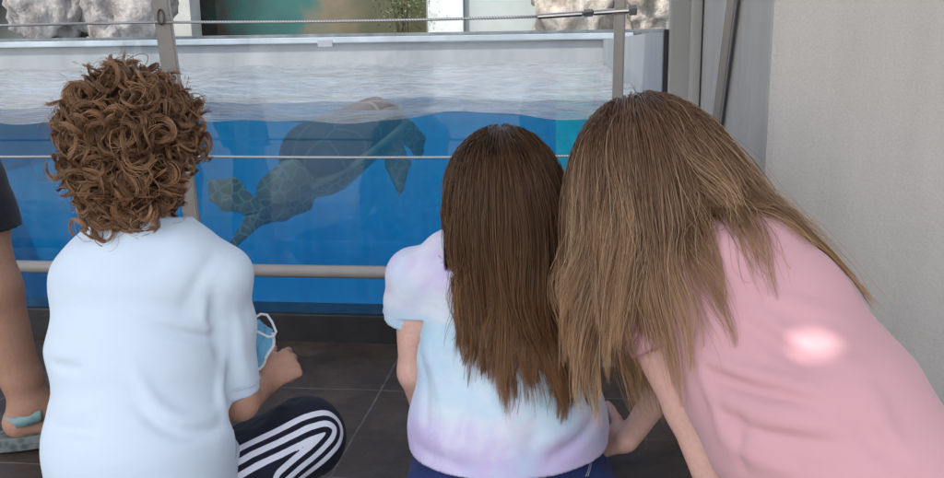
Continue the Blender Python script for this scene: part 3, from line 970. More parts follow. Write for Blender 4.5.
# cable eye on the wide post
bm = bmesh.new(); c0 = L2W(UL + .016, rv(.87) - 0.014, 0.872)
tube(bm, [c0 + 0.0075 * math.cos(a) * eu + 0.017 * math.sin(a) * np.array([0, 0, 1]) for a in np.linspace(0, 2 * PI, 20)], 0.0022, 6, False)
link('cable_eye', bm_mesh('cable_eye', bm, True), pm('dark steel', (0.12, 0.11, 0.1), 0.4, 0.1, 9, metal=0.8), pl_)
bm = bmesh.new(); tube(bm, [L2W(u, rv(.237) - 0.004, .2365) for u in np.linspace(-3.4, UM, 16)], 0.0165, 16)
link('bottom_tube', bm_mesh('bottom_tube', bm, True), POSTM, rail)


# ================================================================== people: shared pieces
def head(Fd, c, up, face, s=1.0, k=0.02):
    """head with jaw, nose, brow, lips and ears; c = centre of the skull"""
    up = unit(up); face = unit(face - np.dot(face, up) * up); lat = np.cross(face, up)
    P = lambda x, y, z: c + s * (x * lat + y * face + z * up)
    e = lambda p, a, b, cc, kk=k: Fd.add(p - 1e-3 * up, p + 1e-3 * up, (a * s, b * s), R=lat, cap=cc * s, k=kk)
    e(P(0, -.004, .012), .072, .088, .088)
    e(P(0, .030, -.045), .056, .055, .068)                       # face
    e(P(0, .060, -.098), .024, .022, .020, .025)                 # chin
    e(P(0, .082, -.008), .046, .012, .014, .015)                 # brow
    Fd.add(P(0, .085, -.018), P(0, .101, -.046), .008 * s, .0115 * s, k=0.012)   # nose
    e(P(.009, .094, -.05), .008, .008, .007, .008); e(P(-.009, .094, -.05), .008, .008, .007, .008)
    e(P(0, .083, -.070), .020, .009, .005, .006); e(P(0, .081, -.079), .018, .009, .006, .006)   # lips
    for q in (-1, 1):
        e(P(q * .034, .066, -.045), .022, .020, .022, .02)       # cheeks
        Fd.add(P(q * .030, .096, -.022), P(q * .031, .096, -.021), .013 * s, k=0.008, op='s')    # eye sockets
        Fd.add(P(q * .071, -.006, -.005), P(q * .074, .0, -.042), (.005 * s, .019 * s), (.005 * s, .012 * s), R=lat, cap=.012 * s, k=0.006)   # ears
    eyes = [P(q * .030, .076, -.021) for q in (-1, 1)]
    return eyes, .0115 * s, face


def limb(Fd, pts, rs, k=0.015): Fd.chain(pts, rs, k=k)


def hand(Fd, wrist, d, nrm, thumb_side, s=0.8, curl=(0.4, 0.5, 0.4), spread=0.06, wr=0.02, thumb_curl=0.3, thumb_out=0.9, palm=None):
    """d = towards the fingers, nrm = back of the hand, thumb_side = +1/-1 along cross(d, nrm)"""
    d = unit(d); nrm = unit(nrm - np.dot(nrm, d) * d); lat = np.cross(d, nrm) * thumb_side
    W = np.asarray(wrist, float)
    pl = 0.085 * s
    kn = W + d * pl
    Fd.add(W + d * .012 * s, W + d * (pl - .012 * s), (.024 * s, .014 * s), (.036 * s, .013 * s), R=lat, cap=.014 * s, k=0.012)
    Fd.add(W + d * .03 * s - nrm * .006 * s + lat * .018 * s, W + d * .055 * s - nrm * .006 * s + lat * .026 * s, .013 * s, .011 * s, k=0.012)
    L = ((.040, .024, .018), (.045, .028, .019), (.041, .026, .019), (.032, .019, .016))
    for f in range(4):
        o = (1.5 - f) * .0185 * s
        p = kn + lat * o - d * (.004 + .004 * abs(f - 1)) * s
        a = 0.0; fd = unit(d + lat * spread * (1.5 - f))
        r = (.0088 - .0006 * f) * s
        for q in range(3):
            a += curl[q] * (1 + 0.08 * f)
            dd = fd * math.cos(a) - nrm * math.sin(a)
            p2 = p + dd * L[f][q] * s
            Fd.add(p, p2, r, r * .92, k=0.005); p = p2; r *= .92
    t0 = W + d * .022 * s + lat * .022 * s
    td = unit(d * .75 + lat * thumb_out - nrm * .25)
    p1 = t0 + td * .036 * s
    td2 = unit(td - nrm * thumb_curl + d * .25)
    p2 = p1 + td2 * .028 * s; td3 = unit(td2 - nrm * thumb_curl * 1.2); p3 = p2 + td3 * .022 * s
    Fd.add(t0, p1, .0125 * s, .0105 * s, k=0.01); Fd.add(p1, p2, .0105 * s, .0095 * s, k=0.005); Fd.add(p2, p3, .0095 * s, .0075 * s, k=0.005)
    return dict(tip=p3, knuckle=kn, lat=lat, d=d, n=nrm)


def foot(Fd, ankle, d, s=1.0, up=(0, 0, 1)):
    d = unit(d); up = unit(np.asarray(up, float) - np.dot(up, d) * d); lat = np.cross(d, up)
    a = np.asarray(ankle, float)
    Fd.add(a, a - d * .025 * s - up * .038 * s, .030 * s, .027 * s, k=0.02)
    Fd.add(a - up * .010 * s + d * .01 * s, a + d * .095 * s - up * .048 * s, (.028 * s, .028 * s), (.038 * s, .015 * s), R=lat, k=0.025)
    Fd.add(a - d * .02 * s - up * .05 * s, a + d * .10 * s - up * .055 * s, (.026 * s, .016 * s), (.038 * s, .013 * s), R=lat, k=0.02)
    for q, (x, l) in enumerate(((.026, .045), (.010, .046), (-.004, .042), (-.017, .036), (-.029, .029))):
        p = a + d * .100 * s - up * .054 * s + lat * x * s
        Fd.add(p, p + d * l * s * .9 - up * .003 * s, (.0125 if q == 0 else .0085) * s, (.0105 if q == 0 else .0075) * s, k=0.006)


def eyes(par, data, eye_mats):
    pts, r, face = data
    for p in pts:
        V, Q = ellipsoid_grid(p, np.eye(3), np.array([r, r, r]), nu=20, nv=14)
        me_ = mesh_np('eye', V, Q); nrm = (V - p) / r
        t = nrm @ face
        C = np.where(t[:, None] > .93, np.array([[.01, .008, .006]]), np.where(t[:, None] > .78, np.array([[.11, .06, .03]]), np.array([[.75, .73, .7]])))
        set_col(me_, C); link('eye', me_, eye_mats, par)


EYE = hair_mat('eye surface', 0.15)


def garment(name, Fd, opens, mat, par, smooth=2, thick=0.002):
    V, Q = Fd.mesh(smooth)
    for o_ in opens: V, Q = open_at(V, Q, np.asarray(o_[0], float), o_[1], Fd.h, o_[2] if len(o_) > 2 else None)
    V, Q = compact(V, Q)
    me_ = mesh_np(name, V, Q)
    ob = link(name, me_, mat, par)
    if thick: solidify(ob, thick)
    return ob, me_, V


def mixh(a, b, t): return np.asarray(a)[None] * (1 - t)[:, None] + np.asarray(b)[None] * t[:, None]


zup = np.array([0, 0, 1.0])
SK1 = skin('tanned skin', (0.47, 0.25, 0.165), (0.56, 0.30, 0.205))
SK2 = skin('fair skin', (0.62, 0.365, 0.295), (0.71, 0.42, 0.345))
SK3 = skin('warm skin', (0.45, 0.24, 0.155), (0.52, 0.275, 0.185))

# ================================================================== boy with curls, sitting cross-legged
# ---- joints
b_head = A(131, 156, 1.33); b_neck = A(140, 246, 1.345); b_chest = A(138, 330, 1.37); b_pel = A(140, 520, 1.37)
b_up = unit(b_head - b_neck + 0.04 * zup); b_face = unit(fwd * .9 + rgt * .02 - .1 * zup)
bSL, bSR = A(90, 280, 1.37), A(214, 278, 1.365)
bEL, bER = A(84, 415, 1.50), A(240, 402, 1.43)
bWL, bWR = A(120, 420, 1.66), A(264, 384, 1.515)
bHL, bHR = A(100, 520, 1.42), A(188, 515, 1.42)
bKR = A(305, 437, 1.56); bAR = A(205, 505, 1.66); bKL = A(95, 440, 1.80); bAL = A(175, 470, 1.78)
base_b = np.array([b_pel[0], b_pel[1], 0])
for q in (bAR, bAL): q[2] = max(q[2], 0.055)
bKL[2] = max(bKL[2], .09)

lo, hi = bounds([b_head + .16 * b_up, b_head - .16 * rgt, b_pel - [0, .15, .1], bKR + .1, bKL - .1, bAL + [0, .25, 0], bER, bWR + [.1, .1, .05]], 0.02); lo[2] = -0.005
Fb = Field(lo, hi, 0.0034)
be = head(Fb, b_head, b_up, b_face, 1.0)
Fb.add(b_head - .06 * b_up - .01 * b_face, b_neck - .02 * b_up, .044, .050, k=0.03)
Fb.add(b_neck - .03 * b_up, b_chest, (.075, .06), (.105, .08), R=rgt, cap=.06, k=0.05)
Fb.add(b_chest, b_pel, (.105, .08), (.12, .095), R=rgt, cap=.09, k=0.05)
for S, E, W in ((bSL, bEL, bWL), (bSR, bER, bWR)):
    limb(Fb, [b_neck - .045 * b_up, S], [.048, .036], .04); limb(Fb, [S, E], [.034, .027], .03); limb(Fb, [E, W], [.0285, .021], .015)
for H, K, An, dr in ((bHL, bKL, bAL, rgt), (bHR, bKR, bAR, -rgt)):
    limb(Fb, [H, K, An], [.072, .05, .034], .03); foot(Fb, An, dr + .2 * fwd, .85)
# right fist round the mask: knuckles up, thumb towards the viewer's left
hb = hand(Fb, bWR, unit(0.55 * rgt + 0.42 * upv + .35 * fwd), unit(0.62 * rgt - 0.15 * fwd + .5 * upv), -1, 0.78, (1.15, 1.35, 0.9), 0.03, thumb_curl=.9, thumb_out=.55)
hand(Fb, bWL, unit(rgt * .8 + fwd * .3 - .3 * zup), unit(upv), 1, 0.78, (.4, .5, .4))
V, Q = Fb.mesh(1); V[:, 2] = np.maximum(V[:, 2], 0.004)
boy = link('person', mesh_np('person', V, Q), SK1, None, base_b)
tag(boy, 'child with curly brown hair and pale blue t-shirt sitting cross-legged at left', 'person', 'children sitting in front of the tank')
eyes(boy, be, EYE)

# ---- trousers with three stripes
lo, hi = bounds([b_pel - [.22, .2, .1], b_pel + [.2, .2, .12], bKR + .12, bKL - .12, bAL + [.1, .1, 0]], 0.01); lo[2] = -0.004
Ft = Field(lo, hi, 0.0036)
Ft.add(b_pel + [0, 0, .07], b_pel - [0, 0, .005], (.135, .11), (.15, .12), R=rgt, cap=.07, k=.04)
for H, K, An in ((bHL, bKL, bAL), (bHR, bKR, bAR)):
    Ft.add(H, K, .088, .066, k=.03); Ft.add(K, An + (K - An) * .12, .064, .048, k=.022)
kd = unit(bKR - bHR)
for t, am in ((.35, .004), (.55, -.004), (.72, .005), (.88, -.004)):
    q = bHR + (bKR - bHR) * t; Ft.fold([q + .075 * upv + .01 * kd, q - .05 * fwd, q - .06 * upv - .02 * kd], am, .012)
Ft.ripple(.0018, .08, 3)
nA = unit(bAR - bKR); cutA = bAR + (bKR - bAR) * .2
V, Q = Ft.mesh(2); V[:, 2] = np.maximum(V[:, 2], 0.003)
V, Q = compact(V, Q)


def mat_track(nm):
    def fn(nt, v):
        a = N(nt, 'ShaderNodeAttribute'); a.attribute_name = 'stripe'
        f = math_n(nt, 'ADD', a.outputs['Fac'], math_n(nt, 'MULTIPLY', math_n(nt, 'SUBTRACT', noise(nt, v, 18, 3), .5), .004))
        s1 = math_n(nt, 'ABSOLUTE', math_n(nt, 'WRAP', f, -.0100, .0100))
        inb = math_n(nt, 'LESS_THAN', math_n(nt, 'ABSOLUTE', f), .030)
        st = math_n(nt, 'MULTIPLY', math_n(nt, 'LESS_THAN', s1, .0052), inb)
        navy = ramp(nt, noise(nt, v, 30, 4), [(0.3, (0.008, 0.009, 0.018)), (0.7, (0.016, 0.017, 0.032))])
        return mixc(nt, st, navy, (0.74, 0.75, 0.82))
    return cloth(nm, fn, 0.75, 700, 0.05, 0.3)


def stripe_coord(V, H, K, An, off):
    """distance across the outer seam, which runs hip - knee - ankle; far away elsewhere"""
    u1 = K - H; u2 = An - K; nrm = unit(np.cross(u1, u2))
    if np.dot(nrm, fwd) > 0: nrm = -nrm
    out = np.full(len(V), 9.0); best = np.full(len(V), 9.0)
    for p0, p1, r in ((H, K, .08), (K, An, .06)):
        ab = p1 - p0; t = np.clip((V - p0) @ ab / np.dot(ab, ab), 0, 1)
        q = V - p0 - t[:, None] * ab
        side = unit(np.cross(nrm, ab))                    # in the leg's plane, pointing out of the bend
        x = q @ side; y = q @ nrm
        rad = np.hypot(x, y)
        ang = np.arctan2(x, y)
        cand = np.where(np.abs(ang) < 1.9, ang * r - off, 9.0)
        at_joint = (t > .999) if p1 is K else (t < .001)
        full = np.linalg.norm(q, axis=1)
        sgn = np.where(at_joint, np.sign(((V - K) @ unit(K - (H + An) / 2))), np.sign(x))
        d3 = np.arctan2(np.sqrt(np.maximum(full ** 2 - y ** 2, 0)), y) * r
        cand = np.where(at_joint, np.where(d3 < 1.9 * r, d3 * np.where(sgn >= 0, np.where(side @ unit(K - (H + An) / 2) >= 0, 1, 1), -1) - off, 9.0), cand)
        m = full < best
        out[m] = cand[m]; best[m] = full[m]
    return out, nrm


me_ = mesh_np('trousers', V, Q)
sp_ = Ft.surf_path([(190, 488), (214, 474), (240, 461), (275, 444), (306, 429), (326, 423), (335, 428), (333, 438), (320, 452), (300, 468), (280, 486)])
so_ = np.full(len(V), 9.0); best = np.full(len(V), 9.0)
for p0, p1 in zip(sp_, sp_[1:]):
    ab = p1 - p0
    if np.linalg.norm(ab) < 1e-5: continue
    t = np.clip((V - p0) @ ab / np.dot(ab, ab), 0, 1); qv = V - p0 - t[:, None] * ab; dd_ = np.linalg.norm(qv, axis=1)
    nn_ = unit(-ray(300, 440)); sg_ = np.sign(np.cross(ab, qv) @ nn_)
    m = dd_ < best; best[m] = dd_[m]; so_[m] = (dd_ * sg_)[m]
far = V[:, 0] < (bHR[0] - .02)
so_[far] = 9.0
set_f(me_, so_, 'stripe')
tr_b = link('trousers', me_, mat_track('navy tracksuit'), boy)
tr_b['label'] = 'navy tracksuit trousers with three white stripes'

# ---- t-shirt
lo, hi = bounds([bSL - .08, bSR + .1, b_pel - [.22, .22, .06], b_neck + [0, 0, .06], bER + .07, bEL - [.05, 0, 0]], 0.02)
Fs_ = Field(lo, hi, .0031)
yk = [A(88, 280, 1.37), A(114, 262, 1.355), A(140, 254, 1.345), A(176, 258, 1.35), A(222, 276, 1.365)]
Fs_.chain(yk, [.042, .052, .056, .054, .043], k=.04)
Fs_.add(A(141, 285, 1.365), A(137, 350, 1.375), (.117, .085), (.123, .095), R=rgt, cap=.05, k=.06)
Fs_.add(A(137, 350, 1.375), A(143, 440, 1.375), (.121, .095), (.133, .118), R=rgt, cap=.06, k=.05)
Fs_.add(A(143, 440, 1.375), A(146, 545, 1.37), (.134, .118), (.143, .132), R=rgt, cap=.08, k=.05)
sR = [A(220, 276, 1.37), A(228, 325, 1.40), A(238, 396, 1.432)]
Fs_.chain(sR, [.044, .039, .035], k=.02)
sL = [A(88, 280, 1.37), A(84, 335, 1.42), A(82, 400, 1.48)]
Fs_.chain(sL, [.045, .043, .041], k=.02)
# folds seen on the back
def onb(pts): return [A(*p) for p in pts]
FB = [([(224, 330), (205, 327), (178, 323), (152, 316), (128, 306)], .0071, .0085), ([(226, 343), (205, 339), (178, 335), (150, 327)], -.0071, .0085),
      ([(228, 404), (208, 420), (182, 424), (158, 411), (140, 384), (132, 360)], .0068, .010), ([(230, 420), (208, 436), (178, 438), (150, 424), (130, 396)], -.0061, .010),
      ([(224, 352), (219, 385), (226, 428)], .0076, .011), ([(214, 292), (215, 330), (221, 362)], -.0102, .009), ([(206, 298), (204, 325)], .0037, .010),
      ([(50, 362), (66, 370), (84, 368)], -.0059, .009), ([(48, 405), (70, 415), (100, 408)], .0048, .011), ([(48, 424), (72, 436), (104, 430)], -.0048, .010),
      ([(236, 300), (243, 350), (246, 385)], .0037, .009), ([(228, 325), (234, 380)], -.0041, .008), ([(215, 250), (190, 285), (182, 320)], -.0034, .012), ([(100, 258), (140, 270), (180, 256)], -.0037, .012)]
for f_ in FB: Fs_.foldpx(*f_)
Fs_.ripple(.0007, .10, 11); Fs_.cover(Fb, .004, sR[2][2] + .03)
nR = unit(sR[2] - sR[1]); cR = A(237, 391, 1.43); nR = unit(nR + .25 * rgt * 0)
nL = unit(sL[2] - sL[1]); cL = sL[2]
nk = unit(.9 * b_up + .1 * fwd); cN = b_neck + .040 * nk
Fs_.cut(cR, nR, (cR, .075)); Fs_.cut(cL, nL, (cL, .075)); Fs_.cut(cN, nk, (cN, .10))
LB = lambda nt, v: ramp(nt, noise(nt, v, 2.6, 4), [(0.3, (0.61, 0.695, 0.785)), (0.7, (0.65, 0.73, 0.815))])
shirt_b, _, _ = garment('t_shirt', Fs_, [(cR, nR, (cR, .08)), (cL, nL, (cL, .08)), (cN, nk, (cN, .10))], cloth('pale blue cotton', LB, .9, 800, .2, .13), boy)
stitch('sleeve_seam', Fs_, cR - .018 * nR, nR, .055, cloth('pale thread', lambda nt, v: (.55, .63, .74)), shirt_b)
# collar rib
ca = unit(np.cross(nk, fwd)); cb_ = np.cross(nk, ca)
bm = bmesh.new(); tube(bm, [cN - .004 * nk + .0535 * math.cos(t) * ca + .0535 * math.sin(t) * cb_ for t in np.linspace(0, 2 * PI, 40)], .006, 8, False)
link('collar', bm_mesh('collar', bm, True), cloth('pale blue rib', LB, .9, 400, .2, .1), shirt_b)

# ---- curls
r = np.random.default_rng(21)
bf = unit(b_face - np.dot(b_face, b_up) * b_up); blat = np.cross(bf, b_up)
axb = np.stack([blat, bf, b_up]); radb = np.array([.075, .093, .096]); hcb = b_head + .012 * b_up - .004 * bf + .004 * rgt
keepb = lambda L: ((L[:, 1] < .35) | (L[:, 2] > .5)) & (L[:, 2] > -.92) & ~((L[:, 2] < -.30) & (L[:, 1] > -.05))
NL = 470; per = 20; S = 22
P0, Nn, L = scalp_points(NL, hcb, axb, radb, keepb, r)
low = np.clip(-L[:, 2], 0, 1)
down = -b_up
nape = np.arange(NL) < 46
P0[nape] = b_head[None] - .075 * b_up - .048 * bf + (r.uniform(-.040, .040, NL)[:, None] * blat + r.uniform(-.018, .022, NL)[:, None] * b_up)[nape] + (np.abs(r.normal(size=NL)) * .004)[nape, None] * -bf
Nn[nape] = unit(-bf - .3 * b_up); L[nape] = [0, -.8, -.6]
tang = r.normal(size=(NL, 3)); tang -= (tang * Nn).sum(1, keepdims=True) * Nn; tang /= np.linalg.norm(tang, axis=1, keepdims=True)
lenA = r.uniform(.026, .050, NL) * (1 - .25 * low)
axd = Nn * r.uniform(.25, .85, NL)[:, None] * (1 - .3 * low)[:, None] + tang * .75 + down * r.uniform(.1, .5, NL)[:, None]
axd /= np.linalg.norm(axd, axis=1, keepdims=True)
e1 = np.cross(axd, Nn); e1 /= np.linalg.norm(e1, axis=1, keepdims=True) + 1e-9; e2 = np.cross(axd, e1)
Rr = r.uniform(.0095, .0175, NL); turns = r.uniform(1.1, 2.1, NL); ph = r.uniform(0, 2 * PI, NL); sg = r.choice([-1, 1], NL)
s_ = np.linspace(0, 1, S)
allP, allR, allC = [], [], []
lockc = r.uniform(0, 1, NL)
for q in range(per):
    wild = .6 + 2.0 * (r.random(NL) < .06); dphi = r.normal(size=NL) * .11 * wild; dR = 1 + r.normal(size=NL) * .10 * wild; o1 = r.normal(size=NL) * .0030 * wild; o2 = r.normal(size=NL) * .0030 * wild; la = lenA * (1 + r.normal(size=NL) * .05 * wild)
    fray = 1.15 - .75 * s_[None] ** 2
    ang = (ph + dphi)[:, None] + sg[:, None] * 2 * PI * turns[:, None] * s_[None]
    env = np.minimum(1, s_ * 3.2)[None] * (Rr * dR)[:, None]
    P = P0[:, None] + axd[:, None] * (la[:, None] * s_[None] * (1 - .15 * s_[None]))[..., None] \
        + e1[:, None] * ((np.cos(ang) - np.cos(ph + dphi)[:, None]) * env + o1[:, None] * fray)[..., None] + e2[:, None] * ((np.sin(ang) - np.sin(ph + dphi)[:, None]) * env + o2[:, None] * fray)[..., None]
    # keep curls outside the skull
    Lq = ((P - hcb) @ axb.T) / (radb * 1.0); k_ = np.linalg.norm(Lq, axis=2); kk = np.where(k_ < 1.03, 1.03 / np.maximum(k_, .2), 1.0)
    P = hcb + (P - hcb) * kk[..., None]
    allP.append(P); allR.append(np.tile(.00072 * (1 - .75 * s_ ** 3)[None], (NL, 1)))
    tone = np.clip(lockc * .7 + r.uniform(0, .5, NL), 0, 1)
    base = mixh((.038, .018, .0095), (.122, .057, .029), tone); tipc = mixh((.130, .061, .031), (.42, .225, .118), tone)
    w_ = np.clip((k_ - 1.0) / .5, 0, 1)[..., None]
    allC.append(base[:, None] * (1 - w_) + tipc[:, None] * w_)
P = np.concatenate(allP); Rd = np.concatenate(allR); Cc = np.concatenate(allC)
parts = [strands(P, Rd, Cc)]
fz = r.choice(len(P), 200, replace=False); tt_ = np.linspace(0, 1, S)[None, :, None]
Pz = hcb + (P[fz] - hcb) * (1 + .10 * r.random((200, 1, 1)) * tt_) + r.normal(size=(200, 1, 3)) * .008 * tt_ ** 1.5
parts.append(strands(Pz, np.full((200, S), .00028), np.tile([[[.30, .16, .085]]], (200, S, 1))))
capV, capQ = ellipsoid_grid(hcb, axb, radb * 1.035, keepb)
parts.append((capV, capQ, np.tile([[.030, .015, .008]], (len(capV), 1))))
V, Q, C = join_np(parts); me_ = mesh_np('hair', V, Q); set_col(me_, C)
link('hair', me_, hair_mat('curly brown hair', .30, .5), boy)['label'] = 'thick curly brown hair'

# ---- blue face mask held in the fist
mk_c = A(256, 346, 1.525)
ea = unit(.35 * rgt + .85 * upv + .1 * fwd); eb = unit(.8 * rgt - .45 * upv - .5 * fwd); en = np.cross(ea, eb)
fm = empty('face_mask', A(272, 368, 1.50)); tag(fm, 'crumpled light blue face mask with a white ear loop held in a fist', 'face mask')
nu_, nv_ = 30, 40
U, W_ = np.meshgrid(np.linspace(-1, 1, nu_), np.linspace(-1, 1, nv_), indexing='ij')
wd = .030 * (1 - .45 * np.clip(-W_, 0, 1) ** 2) * (1 - .35 * np.clip(W_, 0, 1) ** 3)
G = mk_c + (U * wd)[..., None] * eb + (W_ * .040)[..., None] * ea + (.016 * (1 - U ** 2) * (1 - .5 * W_ ** 2) + .0022 * np.sin(U * 11 + 1.5 * W_) + .003 * np.sin(W_ * 6 + U * 2))[..., None] * -en
i = np.arange(nu_ - 1)[:, None] * nv_; j = np.arange(nv_ - 1)[None]
Fm = np.stack([i + j, i + nv_ + j, i + nv_ + j + 1, i + j + 1], -1).reshape(-1, 4)
o_ = link('mask_sheet', mesh_np('mask_sheet', G.reshape(-1, 3), Fm), cloth('light blue mask fabric', lambda nt, v: ramp(nt, noise(nt, v, 20, 3), [(.3, (.16, .42, .60)), (.7, (.22, .50, .68))]), .8, 500, .1, .25), fm)
solidify(o_, .0012)
WH = cloth('white elastic', lambda nt, v: (.8, .82, .85), .8, 600)
bm = bmesh.new(); tube(bm, [A(254, 330, 1.49), A(262, 334, 1.485), A(268, 337, 1.485), A(274, 337, 1.485), A(276, 332, 1.487), A(272, 322, 1.49), A(267, 315, 1.49), A(261, 314, 1.487), A(253, 319, 1.48)], .0022, 8)
link('ear_loop', bm_mesh('ear_loop', bm, True), WH, fm)
bm = bmesh.new(); ed = [G[-1, k] for k in range(4, nv_ - 2)]; tube(bm, ed, .003, 8); link('edge_band', bm_mesh('edge_band', bm, True), WH, fm)

# ================================================================== girl in the middle
g_head = A(503, 197, 1.40); g_neck = A(506, 275, 1.42); g_chest = A(507, 345, 1.43); g_pel = A(510, 505, 1.42)
g_up = unit(g_head - g_neck + .04 * zup); g_face = unit(fwd - .12 * zup)
gSL, gSR = A(415, 276, 1.43), A(600, 277, 1.43)
gEL, gER = A(415, 372, 1.47), A(664, 388, 1.56)
gWL, gWR = A(436, 448, 1.57), A(627, 441, 1.455)
gHL, gHR = A(455, 498, 1.43), A(566, 498, 1.43)
gKL, gKR = A(462, 455, 1.82), A(560, 455, 1.82); gAL, gAR = A(478, 490, 1.56), A(544, 490, 1.56)
for q in (gAL, gAR): q[2] = max(q[2], .05)
for q in (gKL, gKR): q[2] = max(q[2], .085)
base_g = np.array([g_pel[0], g_pel[1], 0])
lo, hi = bounds([g_head + .14 * g_up, g_pel - [.17, .15, .1], gKL - .1, gKR + .1, gAL + [.2, .1, 0], gAR - [.2, 0, 0], gER + .05], 0.02); lo[2] = -.005
Fg = Field(lo, hi, 0.0034)
ge = head(Fg, g_head, g_up, g_face, .97)
Fg.add(g_head - .06 * g_up, g_neck - .02 * g_up, .038, .044, k=.03)
Fg.add(g_neck - .03 * g_up, g_chest, (.075, .055), (.105, .075), R=rgt, cap=.06, k=.05)
Fg.add(g_chest, g_pel, (.105, .075), (.125, .095), R=rgt, cap=.09, k=.05)
for S_, E, W in ((gSL, gEL, gWL), (gSR, gER, gWR)):
    limb(Fg, [g_neck - .04 * g_up, S_], [.045, .037], .04); limb(Fg, [S_, E], [.035, .026], .03); limb(Fg, [E, W], [.0265, .0185], .015)
for H, K, An, dr in ((gHL, gKL, gAL, rgt), (gHR, gKR, gAR, -rgt)):
    limb(Fg, [H, K, An], [.072, .05, .032], .03); foot(Fg, An, np.array([0, -1., 0]), .8, (0, .2, -1))
hand(Fg, gWL, unit(rgt * .25 + fwd * .8 - .45 * zup), unit(zup + .3 * fwd), -1, .75, (.15, .2, .15))
# right hand on the hip: fingers wrap forward round the waist, thumb points back
hand(Fg, gWR, unit(-.62 * rgt - .25 * upv + .62 * fwd), unit(.70 * rgt - .55 * upv + .30 * fwd), -1, .82, (.30, .35, .25), .05, thumb_curl=-.05, thumb_out=1.5)
V, Q = Fg.mesh(1); V[:, 2] = np.maximum(V[:, 2], .004)
girl = link('person', mesh_np('person', V, Q), SK2, None, base_g)
tag(girl, 'girl with long straight dark brown hair in a white and lavender tie-dye t-shirt', 'person', 'children sitting in front of the tank')
eyes(girl, ge, EYE)

# ---- jeans
lo, hi = bounds([g_pel - [.24, .22, .11], g_pel + [.24, .2, .16], gKL - .1, gKR + .1, gAL, gAR], 0.01); lo[2] = -.004
Fj = Field(lo, hi, .0036)
Fj.add(g_pel + [0, .0, .085], g_pel - [0, 0, .005], (.118, .086), (.146, .112), R=rgt, cap=.06, k=.04)
for H, K, An in ((gHL, gKL, gAL), (gHR, gKR, gAR)):
    Fj.add(H, K, .084, .062, k=.03); Fj.add(K, An + (K - An) * .15, .058, .044, k=.022)
Fj.ripple(.0016, .07, 5)
cW = g_pel + np.array([0, 0, .118]); Fj.cut(cW, zup)
DEN = lambda nt, v: mixc(nt, .5, ramp(nt, noise(nt, v, 12, 5), [(.3, (.012, .020, .085)), (.7, (.026, .045, .16))]), ramp(nt, noise(nt, coords(nt, (300, 300, 60)), 2, 2), [(.3, (.01, .016, .07)), (.7, (.035, .06, .19))]))
jeans, _, jV = garment('jeans', Fj, [(cW, zup)], cloth('blue denim', DEN, .85, 900, .05, .35), girl)
bm = bmesh.new()
for off in (0, .007):
    pts = []
    for t in np.linspace(0, 1, 16):
        q = A(603 - 26 * t ** 1.2 - off * 400, 440 + 40 * t, 1.38); gq = Fj.grad(q[None])[0]; dq = Fj.sample(q[None])[0]
        for _ in range(5): q = q - gq * dq; gq = Fj.grad(q[None])[0]; dq = Fj.sample(q[None])[0]
        pts.append(q + gq * .0006)
    tube(bm, pts, .0008, 6)
link('stitching', bm_mesh('stitching', bm, True), pm('pale thread', (.34, .33, .40), .8), jeans)

# ---- tie-dye t-shirt
lo, hi = bounds([gSL - .09, gSR + .09, g_pel - [.22, .2, 0], g_neck + [0, 0, .05]], 0.02)
Fq = Field(lo, hi, .0031)
Fq.chain([A(415, 277, 1.43), A(455, 262, 1.42), A(506, 260, 1.415), A(557, 263, 1.42), A(600, 279, 1.43)], [.034, .046, .05, .047, .038], k=.04)
Fq.add(A(506, 290, 1.425), A(508, 350, 1.43), (.118, .08), (.132, .088), R=rgt, cap=.05, k=.06)
Fq.add(A(508, 350, 1.43), A(508, 420, 1.43), (.132, .088), (.146, .108), R=rgt, cap=.06, k=.05)
Fq.add(A(508, 420, 1.43), A(508, 505, 1.42), (.148, .110), (.162, .128), R=rgt, cap=.08, k=.05)
gsL = [A(415, 277, 1.43), A(407, 300, 1.445), A(404, 322, 1.46)]
gsR = [A(600, 279, 1.43), A(622, 310, 1.46), A(634, 335, 1.49)]
Fq.chain(gsL, [.036, .033, .032], k=.02); Fq.chain(gsR, [.040, .037, .036], k=.02)
for f_ in [([(424, 335), (440, 380), (446, 425)], .005, .0105), ([(417, 345), (426, 390), (428, 435)], -.005, .0090), ([(592, 402), (570, 430), (540, 445)], .006, .0097),
           ([(596, 418), (575, 448), (545, 462)], -.006, .0097), ([(414, 422), (440, 445), (480, 452)], .0045, .0112), ([(412, 440), (440, 464), (480, 470)], -.004, .0097),
           ([(500, 400), (512, 450)], .003, .0150), ([(419, 290), (417, 318)], -.005, .0075), ([(404, 275), (396, 305)], .003, .0075), ([(540, 410), (528, 455)], -.003, .0120), ([(470, 410), (468, 440)], .003, .0120)]: Fq.foldpx(*f_)
Fq.ripple(.0009, .08, 31); Fq.cover(Fg, .004, gsL[2][2] + .02)
cgL = gsL[2]; ngL = unit(gsL[2] - gsL[0]); cgR = gsR[2]; ngR = unit(gsR[2] - gsR[0]); cH = np.array([g_pel[0], g_pel[1], .182]); cNg = g_neck + .022 * g_up
nH = unit([.02, .02, -1])
for c_, n_, rr in ((cgL, ngL, .047), (cgR, ngR, .047), (cNg, g_up, .09)): Fq.cut(c_, n_, (c_, rr))
Fq.cut(cH, nH)


